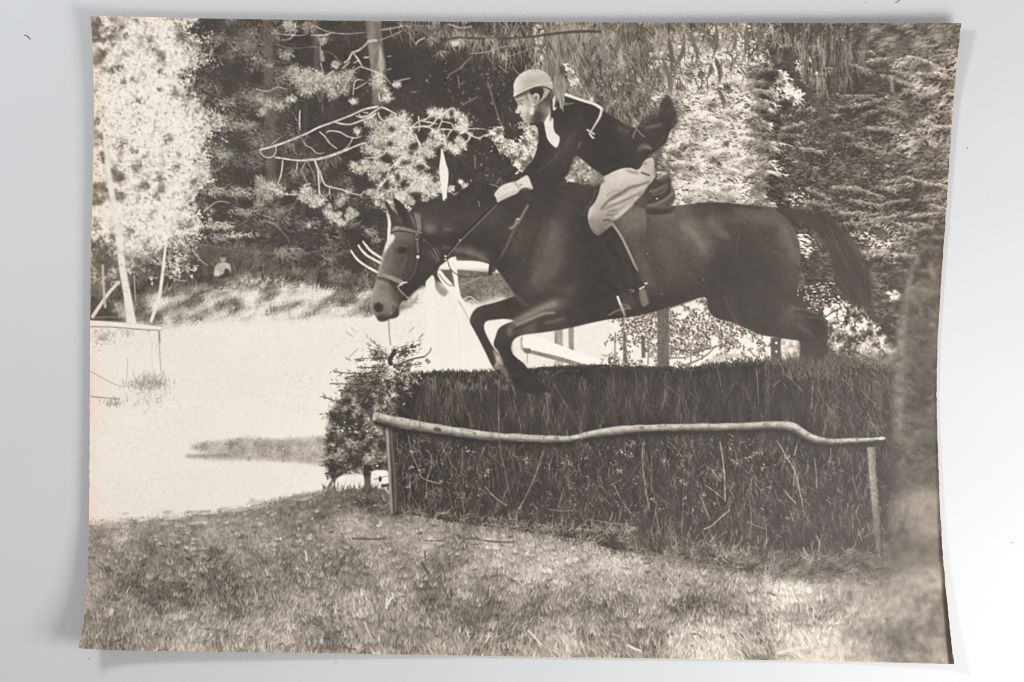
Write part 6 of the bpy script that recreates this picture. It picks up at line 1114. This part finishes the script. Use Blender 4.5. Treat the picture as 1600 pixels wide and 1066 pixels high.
motif('printed_woodland', [FOREST], root, 'dark woodland printed behind the pine and the rider')
motif('printed_birch', [BIRCH], root, 'sunlit pale birch printed at the left edge')
motif('printed_sapling', [SAPLINGS], root, 'thin pale saplings and props below the birch')
motif('printed_pine', [PINE], root, 'pine with bleached bare boughs and pale needle tufts')
motif('printed_willow', [WILLOW], root, 'willow strands hanging into the top of the picture')
motif('printed_bush', [BUSH], root, 'bright leafy bush behind the rider')
motif('printed_conifer', [CONIFER], root, 'dark conifers with drooping boughs at the right')
motif('printed_tree_trunk', [TRUNK], root, 'blurred tree trunk and leaves at the right edge')
motif('printed_field', [FIELD], root, 'overexposed white field and grassy bank')
motif('printed_far_fence', [FAR_FENCE], root, 'thin pale rails and stakes in the field')
motif('printed_log', [LOG], root, 'thick pale log under the neck'); motif('printed_log', [LOG2], root, 'thick pale log end in front of the chest'); motif('printed_log', [LOG3], root, 'thick pale log slanting under the belly')
motif('printed_stake', [WHITE_FENCE], root, 'white crossed stakes and twigs behind the horse')
motif('printed_flag', [FLAG], root, 'white pointed marker flag above the neck')
motif('printed_bystander', [BYSTANDER], root, 'person in a light shirt sitting under the trees')
motif('printed_spruce', [SPRUCE], root, 'small bushy spruce at the left end of the hedge')
motif('printed_grass', [GRASS], root, 'mottled mown grass across the foreground')
hedge_o = motif('printed_hedge', [HEDGE], root, 'tall dark brushwood hedge')
motif('rail', [RAIL], hedge_o, 'crooked pale pole along the hedge')
motif('post', [POST_A], hedge_o, 'left post under the pole'); motif('post', [POST_B], hedge_o, 'right post under the pole')
horse_o = motif('printed_horse', [HORSE], root, 'dark bay horse in mid jump with a white blaze')
for nm, lb in (('mane', MANE), ('tail', TAIL), ('bridle', BRIDLE), ('rein', REIN), ('martingale', MARTINGALE), ('saddle', SADDLE), ('saddle_cloth', CLOTH)): motif(nm, [lb], horse_o)
rider_o = motif('printed_rider', [JACKET], root, 'rider leaning forward in dark jacket, pale breeches and pale helmet')
for nm, lb in (('helmet', HELMET), ('face', FACE), ('hair', HAIR), ('stock_tie', STOCK), ('glove', GLOVE), ('breeches', BREECHES), ('riding_boot', BOOT), ('stirrup', STIRRUP), ('number_string', BIB)): motif(nm, [lb], rider_o)

# ---------------------------------------------------------------- lint and dust on the tabletop
m_dust, nt, b = material('dark_dust', 0.9, 0.1)
nz = nt.nodes.new('ShaderNodeTexNoise'); nz.inputs['Scale'].default_value = 3000
rp = nt.nodes.new('ShaderNodeValToRGB'); rp.color_ramp.elements[0].color = (0.03, 0.028, 0.026, 1); rp.color_ramp.elements[1].color = (0.09, 0.08, 0.075, 1)
nt.links.new(nz.outputs['Fac'], rp.inputs['Fac']); nt.links.new(rp.outputs['Color'], b.inputs['Base Color'])


def tube(name, pts, r, label, cat, group=None):
    p = to_world(np.array([q[0] for q in pts], float), np.array([q[1] for q in pts], float), np.array([q[2] if len(q) > 2 else r for q in pts]))
    c = spline(p, False, 6); n = len(c); k = 6; d = np.gradient(c, axis=0); d /= np.linalg.norm(d, axis=1)[:, None] + 1e-12
    up_ = np.array([0, 0, 1.0]); s_ = np.cross(d, up_); s_ /= np.linalg.norm(s_, axis=1)[:, None] + 1e-12; w_ = np.cross(s_, d)
    a = np.arange(k) / k * 2 * math.pi; rr = r * np.sin(np.linspace(.25, math.pi - .25, n))[:, None, None]
    vv = c[:, None] + rr * (np.cos(a)[None, :, None] * s_[:, None] + np.sin(a)[None, :, None] * w_[:, None])
    ff = [(i * k + j, i * k + (j + 1) % k, (i + 1) * k + (j + 1) % k, (i + 1) * k + j) for i in range(n - 1) for j in range(k)]
    o = mesh_object(name, vv.reshape(-1, 3), ff, m_dust); o['label'] = label; o['category'] = cat
    if group: o['group'] = group
    return o


tube('lint_fibre', [(37, 55), (40, 55.5), (43, 57), (46, 60), (47.5, 63)], .00022, 'short dark curled fibre on the table near the upper left corner', 'fibre')
tube('hair', [(1398, 5), (1402, 3), (1406, 0), (1408, -4)], .00013, 'fine dark hair on the table above the upper right corner', 'hair')
for x, y, r, lab_ in [(1511.5, 231, .0002, 'dark dust speck on the white table right of the print, uppermost'), (1545, 308, .00014, 'dark dust speck right of the print below the upper one'), (1581, 848, .00018, 'dark dust speck near the right edge low down beside the print'),
                      (525, 1035, .00016, 'dark dust speck below the bottom edge of the print'), (139, 1029, .00016, 'dark dust speck beside the bottom left corner'), (1352, 4, .00013, 'tiny dark dust speck above the top edge of the print'), (115, 325, .00012, 'faint dust speck on the table left of the print')]:
    tube('dust_speck', [(x - .7, y), (x, y + .2), (x + .8, y - .1)], r, lab_, 'dust', 'dust specks on the table')
